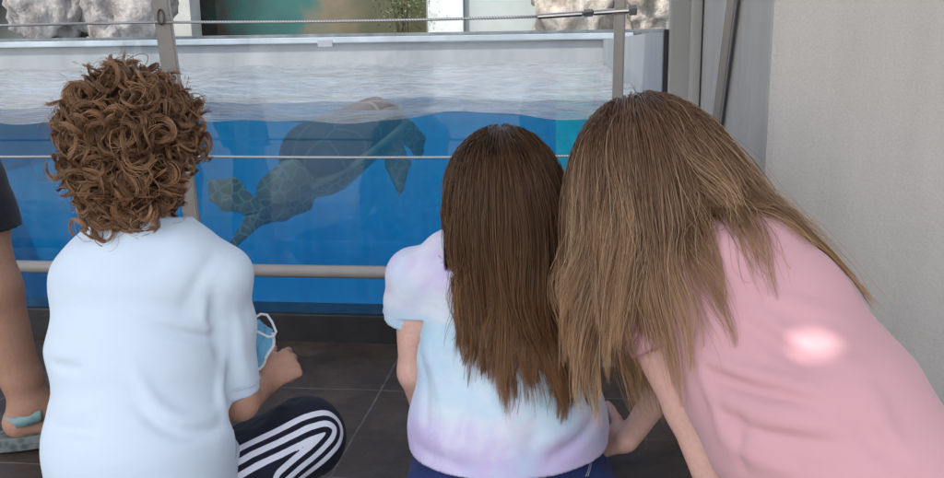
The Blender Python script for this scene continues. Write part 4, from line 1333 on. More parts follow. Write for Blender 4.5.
def tie(nt, v):
    w1 = noise(nt, v, 5.5, 5, .6, .9); w2 = noise(nt, coords(nt, (1, 1, 1), 'Object', (.6, .4, 1.1)), 6.5, 5, .6, 1.0); w3 = noise(nt, v, 17, 4, .65, .5)
    sp = N(nt, 'ShaderNodeSeparateXYZ'); nt.links.new(v, sp.inputs[0])
    z = sp.outputs[2]
    # lavender at the shoulders and above the hem, aqua through the middle, white between
    lav = math_n(nt, 'ADD', ramp(nt, z, [(.20, .38), (.27, .05), (.33, -.0), (.40, .02), (.44, .17)]), w1)
    aq = math_n(nt, 'ADD', ramp(nt, z, [(.21, .0), (.29, .20), (.36, .22), (.42, .06)]), w2)
    c = mixc(nt, ramp(nt, lav, [(.50, 0.0), (.78, 0.9)]), (.70, .71, .755), (.52, .43, .67))
    c = mixc(nt, ramp(nt, aq, [(.52, 0.0), (.78, 0.85)]), c, (.41, .62, .72))
    return mixc(nt, ramp(nt, w3, [(.50, 0.0), (.76, 0.5)]), c, (.72, .72, .765))


shirt_g, _, _ = garment('t_shirt', Fq, [(cgL, ngL, (cgL, .05)), (cgR, ngR, (cgR, .05)), (cNg, g_up, (cNg, .09)), (cH, nH)], cloth('tie-dye cotton', tie, .9, 800, .2, .15), girl)
stitch('sleeve_seam', Fq, cgL - .014 * ngL, ngL, .05, cloth('white thread', lambda nt, v: (.6, .58, .68)), shirt_g)
shirt_g['label'] = 'white t-shirt tie-dyed in lavender and pale aqua'

# ---- long dark hair
r = np.random.default_rng(5)
gf = unit(g_face - np.dot(g_face, g_up) * g_up); glat = np.cross(gf, g_up)
axg = np.stack([glat, gf, g_up]); radg = np.array([.073, .087, .088]); hcg = g_head + .012 * g_up - .004 * gf
hf = Field(g_head - .26, g_head + .2, .006)
hf.add(hcg - 1e-3 * g_up, hcg + 1e-3 * g_up, (radg[0], radg[1]), R=glat, cap=radg[2], k=.01); hf.add(g_head - .05 * g_up, g_neck - .03 * g_up, .045, .05, k=.03)
keepg = lambda L: ((L[:, 1] < .0) | (L[:, 2] > .45)) & (L[:, 2] > -.65)
NH = 16000; HS = 23
P0, Nn, L = scalp_points(NH, hcg, axg, radg, keepg, r)
side = np.tanh(3 * (L[:, 0] + .05 + r.normal(size=NH) * .12))
x = L[:, 0]
Gd = np.tile(-zup, (NH, 1)) + rgt * (np.where(x < 0, x * .03, x * .15) + .045)[:, None] - fwd[None] * .05
Gd /= np.linalg.norm(Gd, axis=1, keepdims=True)
crown = np.clip(L[:, 2], 0, 1)
D0 = Gd + glat[None] * (side * crown * .55)[:, None] - gf[None] * (crown * 1.2)[:, None]
D0 -= (D0 * Nn).sum(1, keepdims=True) * Nn
zt = np.interp(x, [-1, -.75, -.4, 0, .4, .8, 1], [.43, .375, .312, .280, .268, .262, .29]) + r.normal(size=NH) * .016 + .016 * np.sin(x * 17 + 1) + .012 * np.sin(x * 31 + L[:, 2] * 3)
zt = np.where(r.random(NH) < .12, zt + r.uniform(0, .12, NH), zt)
Ln = np.clip(P0[:, 2] - zt, .05, 1) + .05 * crown
offs = r.uniform(.002, .013, NH)
P = comb(P0, Nn, D0, Gd, Ln, HS, [hf, Fq], offs, r, .42, .014)
ok_ = ((P - hcg) @ rgt).min(1) > -.108; P = P[ok_]; Nn = Nn[ok_]; L = L[ok_]; NH = len(P)
t_ = np.linspace(0, 1, HS)
_, cb1 = clump(P, 64, r, .0, 1.5)
P = trim(P, np.clip(r.normal(.90, .075, 64)[cb1] + r.normal(size=NH) * .05, .55, 1))
P, cb1 = clump(P, 64, r, .42, 2.0)
wv_ = r.normal(size=(64, 3)) * .010; wp = r.uniform(0, 6.3, 64)
P = P + wv_[cb1][:, None] * (np.sin(t_[None] * 9 + wp[cb1][:, None]) * t_[None] ** 1.4)[..., None]
P = P + (r.normal(size=(64, 3)) * np.array([.012, .006, .004]))[cb1][:, None] * (t_ ** 2.2)[None, :, None]
P, ca_ = clump(P, 230, r, .88, 1.35)
tone = np.clip(r.normal(.4, .2, NH) + (r.random(420)[ca_] - .5) * .55, 0, 1)
rt = mixh((.036, .0165, .0095), (.105, .053, .030), tone); tp_ = mixh((.13, .056, .026), (.40, .195, .09), tone)
w_ = (t_ ** 1.6)[None, :, None]
Cc = rt[:, None] * (1 - w_) + tp_[:, None] * w_
Rd = np.tile(.00046 * (1 - .85 * t_ ** 3)[None], (NH, 1))
parts = [strands(P, Rd, Cc)]
# stray hairs
NS = 260; fi = r.choice(NH, NS); Pf = P[fi] + np.cumsum(r.normal(size=(NS, HS, 3)) * .0005, axis=1) + (r.normal(size=(NS, 1, 3)) * .012) * t_[None, :, None] ** 2 + Nn[fi][:, None] * (r.uniform(0, .012, NS)[:, None] * np.sin(t_ * PI)[None])[..., None]
parts.append(strands(Pf, np.full((NS, HS), .00032), np.tile([[[.12, .07, .04]]], (NS, HS, 1))))
capV, capQ = ellipsoid_grid(hcg, axg, radg * 1.02, keepg)
parts.append((capV, capQ, np.tile([[.020, .011, .007]], (len(capV), 1))))
V, Q, C = join_np(parts); me_ = mesh_np('hair', V, Q); set_col(me_, C)
link('hair', me_, hair_mat('dark brown hair', .34, .5), girl)['label'] = 'long straight dark brown hair'

# ================================================================== girl in pink leaning round the wall
p_head = A(648, 176, 1.235); p_neck = A(700, 268, 1.165); p_chest = A(778, 368, 1.09); p_pel = A(930, 590, .985)
p_up = unit(p_head - p_neck + .05 * zup + .02 * (-rgt)); p_face = unit(fwd * .85 - .35 * rgt - .55 * zup)
pSL, pSR = A(632, 292, 1.20), A(792, 288, 1.09)
pEL, pER = A(690, 408, 1.185), A(800, 400, 1.28)
pWL, pWR = A(742, 556, 1.14), A(770, 520, 1.28)
pHL, pHR = A(890, 600, 1.0), A(985, 590, .96)
pKL, pKR = A(850, 600, 1.30), A(960, 600, 1.25); pAL, pAR = A(905, 740, 1.0), A(1010, 740, .96)
for q in (pKL, pKR): q[2] = .062
for q in (pAL, pAR): q[2] = .05
for q in (pWL, pWR): q[2] = max(q[2], .035)
pHL[2] = max(pHL[2], .2); pHR[2] = max(pHR[2], .2)
base_p = np.array([p_pel[0], p_pel[1], 0])
lo, hi = bounds([p_head + .14 * p_up, p_head - .12 * rgt, p_pel - [.15, .2, .1], p_pel + [.22, .1, 0], pAL - [0, .22, 0], pKR + .1, pKL + .1, pWL - .1, pSR + .06], 0.03); lo[2] = -.005
Fp = Field(lo, hi, .0036)
pe = head(Fp, p_head, p_up, p_face, 1.0)
Fp.add(p_head - .055 * p_up, p_neck, .042, .046, k=.03)
Fp.add(p_neck, p_chest, (.075, .055), (.108, .078), R=rgt + .5 * upv, cap=.06, k=.05)
Fp.add(p_chest, p_pel, (.105, .078), (.125, .10), R=rgt + .5 * upv, cap=.09, k=.05)
for S_, E, W in ((pSL, pEL, pWL), (pSR, pER, pWR)):
    limb(Fp, [p_neck + .03 * unit(p_chest - p_neck), S_], [.045, .036], .04); limb(Fp, [S_, E], [.038, .031], .03); limb(Fp, [E, W], [.0315, .021], .015)
for H, K, An in ((pHL, pKL, pAL), (pHR, pKR, pAR)):
    limb(Fp, [H, K, An], [.078, .052, .034], .03); foot(Fp, An, np.array([0, -1, 0.0]), .85, (0, .1, 1))
for W in (pWL, pWR): hand(Fp, W, unit([.1, 1, -.15]), zup, -1, .8, (.12, .15, .1), .12)
V, Q = Fp.mesh(1); V[:, 2] = np.maximum(V[:, 2], .004)
pink = link('person', mesh_np('person', V, Q), SK2, None, base_p)
tag(pink, 'girl with long light brown hair in a plain pink t-shirt leaning on one arm', 'person', 'children sitting in front of the tank')
eyes(pink, pe, EYE)
# ---- shorts
lo, hi = bounds([p_pel - [.22, .2, .15], p_pel + [.22, .2, .14], pKL + .1, pKR + .1], 0.01); lo[2] = -.003
Fh = Field(lo, hi, .005)
Fh.add(p_pel + .07 * unit(p_chest - p_pel), p_pel, (.13, .10), (.145, .115), R=rgt, cap=.07, k=.04)
for H, K in ((pHL, pKL), (pHR, pKR)): Fh.add(H, H + (K - H) * .7, .088, .074, k=.03)
Fh.ripple(.0016, .07, 6)
garment('shorts', Fh, [], cloth('dark blue cotton', lambda nt, v: ramp(nt, noise(nt, v, 12, 4), [(.3, (.02, .025, .06)), (.7, (.035, .04, .09))])), pink, thick=0)
# ---- pink t-shirt
lo, hi = bounds([pSL - .09, p_neck + .06, pSR + .09, p_pel - [.22, .2, .1], p_pel + [.22, .12, 0], A(660, 350, 1.19)], 0.02)
Fk = Field(lo, hi, .0031)
ax_ = unit(p_pel - p_neck); lr = unit(rgt + .55 * upv)
Fk.chain([pSL, A(668, 276, 1.175), A(712, 268, 1.15), A(758, 270, 1.115), pSR], [.041, .05, .052, .05, .042], k=.04)
Fk.add(A(722, 290, 1.145), A(765, 345, 1.105), (.098, .078), (.110, .088), R=lr, cap=.05, k=.06)
Fk.add(A(765, 345, 1.105), A(812, 415, 1.055), (.110, .088), (.119, .102), R=lr, cap=.06, k=.05)
Fk.add(A(812, 415, 1.055), A(925, 575, .985), (.119, .102), (.138, .122), R=lr, cap=.09, k=.05)
psL = [pSL, A(648, 318, 1.195), A(662, 342, 1.19)]
Fk.chain(psL, [.043, .041, .040], k=.02)
psR = [pSR, A(798, 325, 1.15), A(800, 350, 1.20)]
Fk.chain(psR, [.043, .042, .041], k=.02)
for f_ in [([(690, 350), (730, 372), (775, 378), (820, 392)], .008, 0.0088), ([(694, 364), (735, 387), (780, 395), (825, 408)], -.007, 0.0080),
           ([(702, 385), (745, 415), (790, 420), (850, 430)], .006, 0.0096), ([(708, 404), (750, 434), (800, 440), (840, 446)], -.006, 0.0088),
           ([(718, 430), (750, 460), (800, 475)], .006, 0.0104), ([(745, 300), (775, 330), (820, 356), (860, 366)], .006, 0.0112), ([(740, 318), (775, 347), (815, 370)], -.005, 0.0096),
           ([(865, 380), (880, 420), (905, 460)], .005, 0.0128), ([(736, 405), (742, 440), (746, 478)], -.005, 0.0080), ([(690, 335), (698, 360), (712, 400), (728, 450)], .006, 0.0080),
           ([(850, 420), (880, 450), (915, 470)], -.004, 0.0112), ([(760, 290), (800, 310), (835, 312)], .004, 0.0104)]: Fk.foldpx(*f_)
Fk.ripple(.0009, .09, 41); Fk.cover(Fp, .004)
cpL = psL[2]; npL = unit(psL[2] - psL[0]); cpR = psR[2]; npR = unit(psR[2] - psR[0]); npk = unit(p_neck - p_chest); cpN = p_neck + .022 * npk
for c_, n_, rr in ((cpL, npL, .056), (cpR, npR, .07), (cpN, npk, .085)): Fk.cut(c_, n_, (c_, rr))
PK = lambda nt, v: ramp(nt, noise(nt, v, 3, 4), [(.3, (.545, .30, .325)), (.7, (.595, .33, .355))])
shirt_p, _, _ = garment('t_shirt', Fk, [(cpL, npL, (cpL, .056)), (cpR, npR, (cpR, .07)), (cpN, npk, (cpN, .085))], cloth('pink cotton', PK, .9, 800, .2, .15), pink)

# ---- long light brown hair: left side hangs straight, right side sweeps over the back
r = np.random.default_rng(9)
pf = unit(p_face - np.dot(p_face, p_up) * p_up); plat = np.cross(pf, p_up)
axp = np.stack([plat, pf, p_up]); radp = np.array([.075, .089, .090]); hcp = p_head + .010 * p_up - .004 * pf
hp = Field(p_head - .27, p_head + .2, .006)
hp.add(hcp - 1e-3 * p_up, hcp + 1e-3 * p_up, (radp[0], radp[1]), R=plat, cap=radp[2], k=.01); hp.add(p_head - .05 * p_up, p_neck, .046, .05, k=.03)
keepp = lambda L: ((L[:, 1] < .2) | (L[:, 2] > .4)) & (L[:, 2] > -.65)
NH = 18000; HS = 24
P0, Nn, L = scalp_points(NH, hcp, axp, radp, keepp, r)
q = P0 - hcp
xi = (q @ rgt) / .085; yi = (q @ upv) / .09
# the left half hangs straight down, the right half fans out along the back
s = np.clip(.48 + .52 * xi + .08 * yi + r.normal(size=NH) * .10, 0, 1)
xs = np.interp(s, [0, .25, .45, .6, .8, 1], [.02, .06, .18, .36, .66, .78])
Gd = rgt * xs[:, None] - upv[None] * np.interp(s, [0, .5, 1], [1, .98, .95])[:, None] - fwd[None] * np.interp(s, [0, .4, 1], [.04, .10, .40])[:, None]
Gd /= np.linalg.norm(Gd, axis=1, keepdims=True)
yc = np.clip(yi, 0, 1)
D0 = Gd + rgt[None] * (np.tanh(3 * (xi + .25 + r.normal(size=NH) * .12)) * yc * .5)[:, None] - fwd[None] * (yc * .8)[:, None]
D0 -= (D0 * Nn).sum(1, keepdims=True) * Nn
Ln = np.interp(s, [0, .3, .48, .58, .68, .80, 1], [.305, .355, .39, .28, .205, .24, .265]) * r.uniform(.80, 1.06, NH) * (1 + .10 * np.sin(s * 38 + 1) + .06 * np.sin(s * 71)) + .04 * yc
Ln *= np.where(r.random(NH) < .12, r.uniform(.55, .9, NH), 1)
Ln = np.where((s > .48) & (s < .86) & (r.random(NH) < .16), r.uniform(.28, .38, NH), Ln)
offs = r.uniform(.002, .013, NH)
P = comb(P0, Nn, D0, Gd, Ln, HS, [hp, Fk], offs, r, .36, .018)
ok_ = r.random(NH) < np.interp(s, [.45, .6, .9, 1], [1, .6, .55, .8]); P = P[ok_]; Nn = Nn[ok_]; L = L[ok_]; s = s[ok_]; NH = len(P)
t_ = np.linspace(0, 1, HS)
_, cb1 = clump(P, 72, r, .0, 1.5)
P = trim(P, np.clip(r.normal(.82, .17, 72)[cb1] + r.normal(size=NH) * .09, .32, 1))
P, cb1 = clump(P, 72, r, .50, 2.0)
wv_ = r.normal(size=(72, 3)) * .010; wp = r.uniform(0, 6.3, 72)
P = P + wv_[cb1][:, None] * (np.sin(t_[None] * 7.5 + wp[cb1][:, None]) * t_[None] ** 1.3)[..., None]
P = P + (r.normal(size=(72, 3)) * np.array([.016, .008, .006]))[cb1][:, None] * (t_ ** 2)[None, :, None]
P, ca_ = clump(P, 270, r, .88, 1.4)
for _k in range(2):
    for i_ in range(6, HS):                      # keep the locks outside the shirt
        dd_ = Fk.sample(P[:, i_]); m_ = dd_ < .0025
        if m_.any(): P[m_, i_] += Fk.grad(P[m_, i_]) * (.003 - dd_[m_])[:, None]
tone = np.clip(r.normal(.45, .16, NH) + (r.random(420)[ca_] - .5) * .36, 0, 1)
rt = mixh((.075, .039, .024), (.180, .102, .064), tone); tp_ = mixh((.26, .135, .068), (.64, .39, .215), tone)
w_ = t_[None, :, None] ** 1.5
Cc = rt[:, None] * (1 - w_) + tp_[:, None] * w_
Rd = np.tile(.00046 * (1 - .85 * t_ ** 3)[None], (NH, 1))
parts = [strands(P, Rd, Cc)]
NS = 320; fi = r.choice(NH, NS); Pf = P[fi] + np.cumsum(r.normal(size=(NS, HS, 3)) * .0006, axis=1) + (r.normal(size=(NS, 1, 3)) * .011) * t_[None, :, None] ** 2 + Nn[fi][:, None] * (r.uniform(0, .014, NS)[:, None] * np.sin(t_ * PI)[None])[..., None]
parts.append(strands(Pf, np.full((NS, HS), .00034), np.tile([[[.38, .26, .16]]], (NS, HS, 1))))
capV, capQ = ellipsoid_grid(hcp, axp, radp * 1.02, keepp)
parts.append((capV, capQ, np.tile([[.055, .033, .022]], (len(capV), 1))))
V, Q, C = join_np(parts); me_ = mesh_np('hair', V, Q); set_col(me_, C)
link('hair', me_, hair_mat('light brown hair', .32, .6), pink)['label'] = 'long light brown hair with blond ends'

# ================================================================== standing person cut off by the left edge
heel = AZ(9, 455, 0.0)
k_hem = 0.455
lAn = np.array([heel[0] + .03, heel[1] + .045, .096]); lKn = np.array([heel[0] - .022, heel[1] + .03, .47]); lHp = np.array([heel[0] - .13, heel[1] + .02, .84])
rAn = lAn + [-.30, -.02, 0]; rKn = np.array([rAn[0] - .01, rAn[1] + .0, .47]); rHp = lHp + [-.16, 0, 0]
mid = (lHp + rHp) / 2
chest = mid + [-.01, .02, .36]; nek = mid + [-.01, .04, .56]; hd = mid + [-.01, .07, .69]
sl_, sr_ = nek + [.15, -.01, -.07], nek + [-.15, -.01, -.07]
el_, er_ = sl_ + [.03, -.02, -.27], sr_ + [-.04, -.02, -.27]; wl_, wr_ = el_ + [-.02, .09, -.21], er_ + [.0, .06, -.23]
tdir = unit([.95, .45, 0])
lo, hi = bounds([hd + [0, 0, .15], rAn - [.12, .15, 0], lAn + [.25, .2, 0], er_ - .1, el_ + .08, mid + [0, .2, 0], mid - [0, .16, 0]], .02); lo[2] = -.005
Fl_ = Field(lo, hi, .0055)
le = head(Fl_, hd, zup, unit([.3, 1, -.1]), 1.0)
Fl_.add(hd - [0, .01, .06], nek - [0, 0, .02], .048, .052, k=.03)
Fl_.add(nek - [0, 0, .05], chest, (.09, .065), (.125, .09), R=[1, 0, 0], cap=.06, k=.05); Fl_.add(chest, mid, (.12, .085), (.13, .10), R=[1, 0, 0], cap=.08, k=.05)
for a_, b_, c_ in ((sl_, el_, wl_), (sr_, er_, wr_)):
    limb(Fl_, [nek - [0, 0, .05], a_], [.05, .045], .04); limb(Fl_, [a_, b_, c_], [.042, .032, .022], .02); hand(Fl_, c_, c_ - b_ + [0, .02, 0], [np.sign(a_[0] - nek[0]), 0, 0], 1 if a_ is sr_ else -1, .85, (.2, .3, .25))
for H, K, An in ((lHp, lKn, lAn), (rHp, rKn, rAn)):
    kneeb = K + [0, .012, -.02]
    limb(Fl_, [H, K], [.085, .058], .03)
    calf = K * .66 + An * .34 + [0, -.012, 0]
    limb(Fl_, [K, calf, An * .86 + K * .14, An], [.053, .054, .037, .036], .02)
    foot(Fl_, An, tdir, 1.05)
V, Q = Fl_.mesh(1); V[:, 2] = np.maximum(V[:, 2], .029)
stand = link('person', mesh_np('person', V, Q), SK3, None, np.array([mid[0], mid[1], 0]))
tag(stand, 'bare-legged person in dark shorts and sandals standing at the left edge', 'person')
eyes(stand, le, EYE)
lo, hi = bounds([lHp + [.14, .16, .12], rHp - [.16, .16, 0], lKn, rKn], .1)
Fo = Field(lo, hi, .005)
Fo.add(mid + [0, 0, .10], mid, (.15, .115), (.165, .13), R=[1, 0, 0], cap=.06, k=.05)
for H, K in ((lHp, lKn), (rHp, rKn)): Fo.add(H, H + (K - H) * 1.1, .105, .078, k=.03)
Fo.ripple(.0025, .10, 8)
opens = []
for H, K in ((lHp, lKn), (rHp, rKn)):
    n_ = unit(K - H); n_ = unit(n_ + [-.25, 0, -.15]); c_ = K + [0, 0, -.008]; Fo.cut(c_, n_, (c_, .14)); opens.append((c_, n_, (c_, .14)))
garment('shorts', Fo, opens, cloth('black cotton', lambda nt, v: ramp(nt, noise(nt, v, 12, 4), [(.3, (.010, .010, .013)), (.7, (.022, .022, .027))]), .85), stand)
lo, hi = bounds([nek + .02, el_ + .06, er_ - .06, mid - [.2, .16, .05], mid + [.2, .16, 0]], .03)
Fo2 = Field(lo, hi, .006)
Fo2.add(nek - [0, 0, .05], chest, (.10, .075), (.14, .105), R=[1, 0, 0], cap=.06, k=.05); Fo2.add(chest, mid, (.14, .105), (.155, .12), R=[1, 0, 0], cap=.06, k=.05)
for a_, b_ in ((sl_, el_), (sr_, er_)): Fo2.chain([nek - [0, 0, .05], a_, a_ * .45 + b_ * .55], [.055, .056, .052], k=.03)
Fo2.ripple(.003, .1, 9)
garment('t_shirt', Fo2, [], cloth('black jersey', lambda nt, v: ramp(nt, noise(nt, v, 12, 4), [(.3, (.014, .014, .018)), (.7, (.03, .03, .036))]), .85), stand, thick=0)
V, Q = ellipsoid_grid(hd + [0, -.008, .016], np.eye(3), np.array([.08, .095, .096]), lambda L: ((L[:, 1] < .3) | (L[:, 2] > .55)) & (L[:, 2] > -.6))
me_ = mesh_np('hair', V, Q); set_col(me_, np.tile([[.03, .018, .01]], (len(V), 1))); link('hair', me_, hair_mat('short dark hair', .5), stand)


def mat_web(a, b, sc):
    m, nt, out = nt_new('woven strap'); p = N(nt, 'ShaderNodeBsdfPrincipled'); nt.links.new(p.outputs[0], out.inputs[0])
    v = coords(nt); vo = N(nt, 'ShaderNodeTexVoronoi'); vo.inputs['Scale'].default_value = sc; nt.links.new(v, vo.inputs['Vector'])
    nt.links.new(ramp(nt, vo.outputs['Distance'], [(.25, a), (.6, b)]), p.inputs['Base Color']); p.inputs['Roughness'].default_value = .75
    nt.links.new(bump(nt, noise(nt, v, 900, 2), .3, .001), p.inputs['Normal']); return m


TEAL = mat_web((.16, .30, .30), (.26, .40, .39), 70); SOLE = mat_web((.10, .12, .115), (.20, .22, .205), 60)
BLK = pm('black rubber', (.012, .012, .014), .6, .2, 20)
for An in (lAn, rAn):
    an = An.copy(); ln = np.cross(tdir, zup)
    sd = empty('sandal', (an[0], an[1], 0)); sd.parent = stand; sd.location = Vector((an[0], an[1], 0)) - stand.location
    def outline(grow, z):
        pts = []
        for t in np.linspace(0, 2 * PI, 40, endpoint=False):
            c, s_ = math.cos(t), math.sin(t)
            x = .045 + .128 * c; wv = (.041 + .006 * c + .004 * math.cos(2 * t)) + grow
            pts.append(np.array([an[0], an[1], 0]) + (x + grow * c) * tdir + wv * s_ * ln + np.array([0, 0, z]))
        return pts
    bm = bmesh.new(); rr_ = [[bm.verts.new(p) for p in outline(g, z)] for g, z in ((-.002, .003), (.005, .007), (.006, .020), (.004, .032), (.002, .034))]
    for q0, q1 in zip(rr_, rr_[1:]):
        for k in range(40): bm.faces.new((q0[k], q0[(k + 1) % 40], q1[(k + 1) % 40], q1[k]))
    bm.faces.new(rr_[0][::-1]); bm.faces.new(rr_[-1])
    link('sole', bm_mesh('sole', bm, False), SOLE, sd)

    def strap(name, c, rx, ry, a0, a1, zc, tilt, wdt, mat, plane=None):
        n_ = 40; bm_ = bmesh.new(); rows = []
        for t in np.linspace(a0, a1, n_):
            if plane is None:
                p = c + rx * math.cos(t) * tdir + ry * math.sin(t) * ln; h_ = zup; p = p + zup * (zc + tilt * math.cos(t))
            else:
                p = c + plane * 0 + ry * math.cos(t) * ln + rx * math.sin(t) * zup; h_ = tdir
            rows.append((bm_.verts.new(p - h_ * wdt / 2), bm_.verts.new(p + h_ * wdt / 2)))
        for q0, q1 in zip(rows, rows[1:]): bm_.faces.new((q0[0], q1[0], q1[1], q0[1]))
        o__ = link(name, bm_mesh(name, bm_, True), mat, sd); solidify(o__, .0035); return o__
    c0 = np.array([an[0], an[1], 0])
    strap('heel_strap', c0 + tdir * .012, .062, .0395, PI * .45, PI * 1.55, .074, .012, .024, TEAL)
    strap('ankle_strap', c0 + tdir * .055 + [0, 0, .04], .066, .041, -.15, PI + .15, 0, 0, .022, BLK, tdir)
    strap('toe_strap', c0 + tdir * .115 + [0, 0, .022], .036, .0455, -.1, PI + .1, 0, 0, .026, TEAL, tdir)

# ================================================================== sea turtle at the surface
T = lambda px, py, d: A(px, py, d)
t_c = A(350, 150, 2.84); t_ax = unit(A(425, 105, 2.96) - A(288, 198, 2.74))       # towards the tail
t_dn = unit(-.80 * upv + .45 * rgt * .5 + .15 * fwd); t_dn = unit(t_dn - np.dot(t_dn, t_ax) * t_ax); t_lat = np.cross(t_ax, t_dn)
hd_ = A(284, 185, 2.66)
lo, hi = bounds([t_c - .42, t_c + .42, A(205, 175, 2.72), A(228, 250, 2.70), A(400, 200, 2.9)], .04)
Fu = Field(lo, hi, .008)
Fu.add(t_c - t_ax * .10, t_c + t_ax * .10, (.175, .085), (.125, .062), R=t_lat, cap=.11, k=.05)
Fu.add(t_c - t_ax * .19, hd_ + .03 * t_ax, .052, .042, k=.03)
Fu.add(hd_ + t_ax * .03, hd_ - t_ax * .03, (.056, .060), (.050, .054), R=t_lat, cap=.058, k=.03)
Fu.add(hd_ - t_ax * .07 + t_dn * .012, hd_ - t_ax * .085 + t_dn * .024, .026, .014, k=.025)
sh1 = A(282, 205, 2.78)
fl1 = [A(285, 215, 2.86), A(250, 207, 2.86), A(230, 194, 2.87), A(205, 188, 2.88)]
fl2 = [A(305, 205, 2.76), A(284, 213, 2.68), A(252, 222, 2.64), A(229, 250, 2.62)]
fr_ = unit(rgt * .2 + upv)
for q, rs in ((fl1, [(.022, .018), (.030, .018), (.056, .014), (.030, .007)]), (fl2, [(.03, .022), (.026, .018), (.028, .014), (.012, .007)])):
    for i_ in range(3): Fu.add(q[i_], q[i_ + 1], rs[i_], rs[i_ + 1], R=fr_ if q is fl1 else unit(rgt + upv * .5), k=.02)
for q in ([A(392, 140, 2.84), A(398, 165, 2.82), A(400, 192, 2.81)], [A(405, 125, 3.08), A(415, 140, 3.12), A(420, 158, 3.14)]):
    Fu.add(q[0], q[1], (.032, .016), (.040, .012), R=rgt, k=.02); Fu.add(q[1], q[2], (.040, .012), (.012, .006), R=rgt, k=.015)
V, Q = Fu.mesh(2)
me_ = mesh_np('sea_turtle', V, Q)


def mat_turtle():
    m, nt, out = nt_new('turtle skin'); p = N(nt, 'ShaderNodeBsdfPrincipled'); nt.links.new(p.outputs[0], out.inputs[0])
    v = coords(nt); vo = N(nt, 'ShaderNodeTexVoronoi'); vo.feature = 'DISTANCE_TO_EDGE'; vo.inputs['Scale'].default_value = 26; nt.links.new(v, vo.inputs['Vector'])
    c = ramp(nt, noise(nt, v, 5, 5), [(.3, (.34, .21, .09)), (.5, (.60, .42, .19)), (.7, (.72, .40, .22))])
    nt.links.new(mixc(nt, ramp(nt, vo.outputs['Distance'], [(.03, 1.0), (.09, 0.0)]), c, (.78, .68, .40)), p.inputs['Base Color']); p.inputs['Roughness'].default_value = .5
    return m


def mat_shell():
    m, nt, out = nt_new('turtle shell'); p = N(nt, 'ShaderNodeBsdfPrincipled'); nt.links.new(p.outputs[0], out.inputs[0])
    v = coords(nt); vo = N(nt, 'ShaderNodeTexVoronoi'); vo.feature = 'DISTANCE_TO_EDGE'; vo.inputs['Scale'].default_value = 7.5; nt.links.new(v, vo.inputs['Vector'])
    c = ramp(nt, noise(nt, v, 6, 6, .65), [(.3, (.06, .036, .024)), (.55, (.13, .078, .045)), (.75, (.30, .18, .10))])
    nt.links.new(mixc(nt, ramp(nt, vo.outputs['Distance'], [(.012, 1.0), (.04, 0.0)]), c, (.26, .21, .15)), p.inputs['Base Color']); p.inputs['Roughness'].default_value = .4
    nt.links.new(bump(nt, vo.outputs['Distance'], .5, .02), p.inputs['Normal']); return m


tur = link('sea_turtle', me_, mat_turtle(), None, t_c)
tag(tur, 'sea turtle diving head down just under the water behind the glass', 'turtle')
lo, hi = bounds([t_c - .35, t_c + .35], .03); Fv = Field(lo, hi, .007)
Fv.add(t_c - t_ax * .10 - t_dn * .03, t_c + t_ax * .10 - t_dn * .02, (.21, .122), (.14, .088), R=t_lat, cap=.11, k=.03)
Fv.add(t_c - t_ax * .10 + t_dn * .045, t_c + t_ax * .15 + t_dn * .045, (.22, .055), (.16, .05), R=t_lat, cap=.2, k=.03, op='s')
Fv.fold([t_c - t_ax * .2 - t_dn * .13, t_c + t_ax * .24 - t_dn * .09], .008, .02)
Fv.fold([t_c - t_ax * .2 + t_lat * .09 - t_dn * .11, t_c + t_ax * .22 + t_lat * .07 - t_dn * .08], -.004, .015)
V, Q = Fv.mesh(2)
link('shell', mesh_np('shell', V, Q), mat_shell(), tur)['label'] = 'dark brown domed shell with pale seams'
bm = bmesh.new(); tube(bm, [t_c + t_ax * (-.005 + .215 * math.cos(t)) + t_lat * .185 * math.sin(t) * (1 - .18 * math.cos(t)) + t_dn * .012 for t in np.linspace(0, 2 * PI, 48)], .012, 8, False)
link('shell_rim', bm_mesh('shell_rim', bm, True), pm('pale shell rim', (.70, .60, .34), .5, .25, 12), tur)
for q in (-1, 1):
    V, Q = ellipsoid_grid(hd_ - t_ax * .035 + q * t_lat * .043 - t_dn * .012, np.eye(3), np.array([.0065] * 3), nu=14, nv=10)
    me_ = mesh_np('eye', V, Q); set_col(me_, np.tile([[.01, .01, .01]], (len(V), 1))); link('eye', me_, EYE, tur)

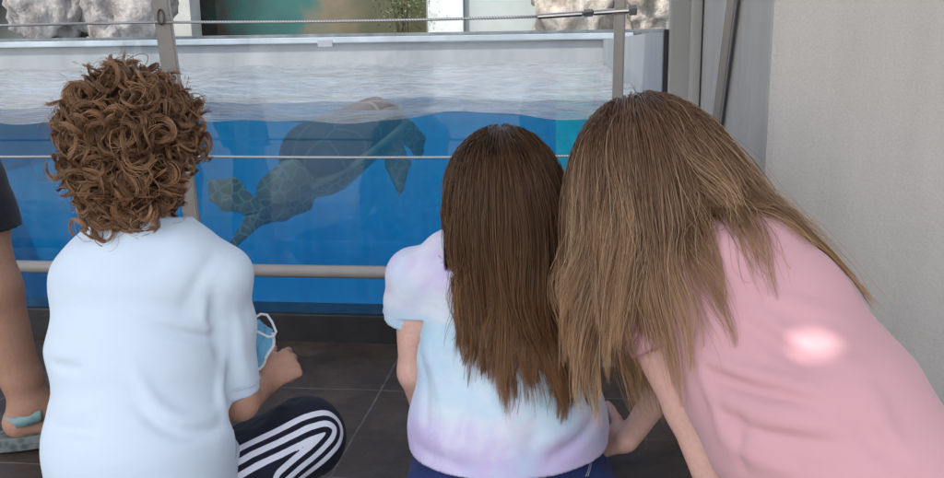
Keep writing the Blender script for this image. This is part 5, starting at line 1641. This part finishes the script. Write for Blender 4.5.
# ================================================================== canopy over the viewing bay (shade), with the small gap that lets one sun fleck in
SPOT = Fk.hit(815, 343)
hc_ = SPOT + SD * ((2.6 - SPOT[2]) / SD[2])
can = empty('shade_canopy', (0, 0.3, 2.6)); tag(can, 'flat white canopy roof overhead shading the viewing bay', 'canopy')
bm = bmesh.new()
x0, x1, y0, y1 = -6.5, 5.5, -0.55, 2.05
a, b = 0.026, 0.019
hx0, hx1, hy0, hy1 = hc_[0] - a, hc_[0] + a, hc_[1] - b, hc_[1] + b
WC = lambda x, y, z: np.array([x, y, z])
n8 = 24
inner = [(hc_[0] + a * math.cos(t), hc_[1] + b * math.sin(t)) for t in np.linspace(0, 2 * PI, n8, endpoint=False)]
def sqp(t):
    c, s_ = math.cos(t), math.sin(t); k = 1 / max(abs(c), abs(s_)); return (hc_[0] + .3 * c * k, hc_[1] + .3 * s_ * k)
outer = [sqp(t) for t in np.linspace(0, 2 * PI, n8, endpoint=False)]
for z in (2.6,):
    vi = [bm.verts.new((x, y, z)) for x, y in inner]; vo_ = [bm.verts.new((x, y, z)) for x, y in outer]
    for k in range(n8): bm.faces.new((vi[k], vi[(k + 1) % n8], vo_[(k + 1) % n8], vo_[k]))
for q in ((x0, y0, x1, hc_[1] - .3), (x0, hc_[1] + .3, x1, y1), (x0, hc_[1] - .3, hc_[0] - .3, hc_[1] + .3), (hc_[0] + .3, hc_[1] - .3, x1, hc_[1] + .3)):
    bm.faces.new([bm.verts.new((x, y, 2.6)) for x, y in ((q[0], q[1]), (q[2], q[1]), (q[2], q[3]), (q[0], q[3]))])
ro = link('roof_sheet', bm_mesh('roof_sheet', bm), pm('white roof sheet', (0.75, 0.75, 0.74), 0.7, 0.04, 3), can)
bm = bmesh.new()
for y in (y0, y1): box(bm, (x0, y - .05, 2.62), (x1, y + .05, 2.74), WC, 0.01)
link('beam', bm_mesh('beam', bm), POSTM, can)
for px_, py_ in ((-6.3, y0 + .1), (5.3, y0 + .1)):
    bm = bmesh.new(); tube(bm, [(px_, py_, 0), (px_, py_, 2.6)], 0.06, 16); link('column', bm_mesh('column', bm, True), POSTM, can)
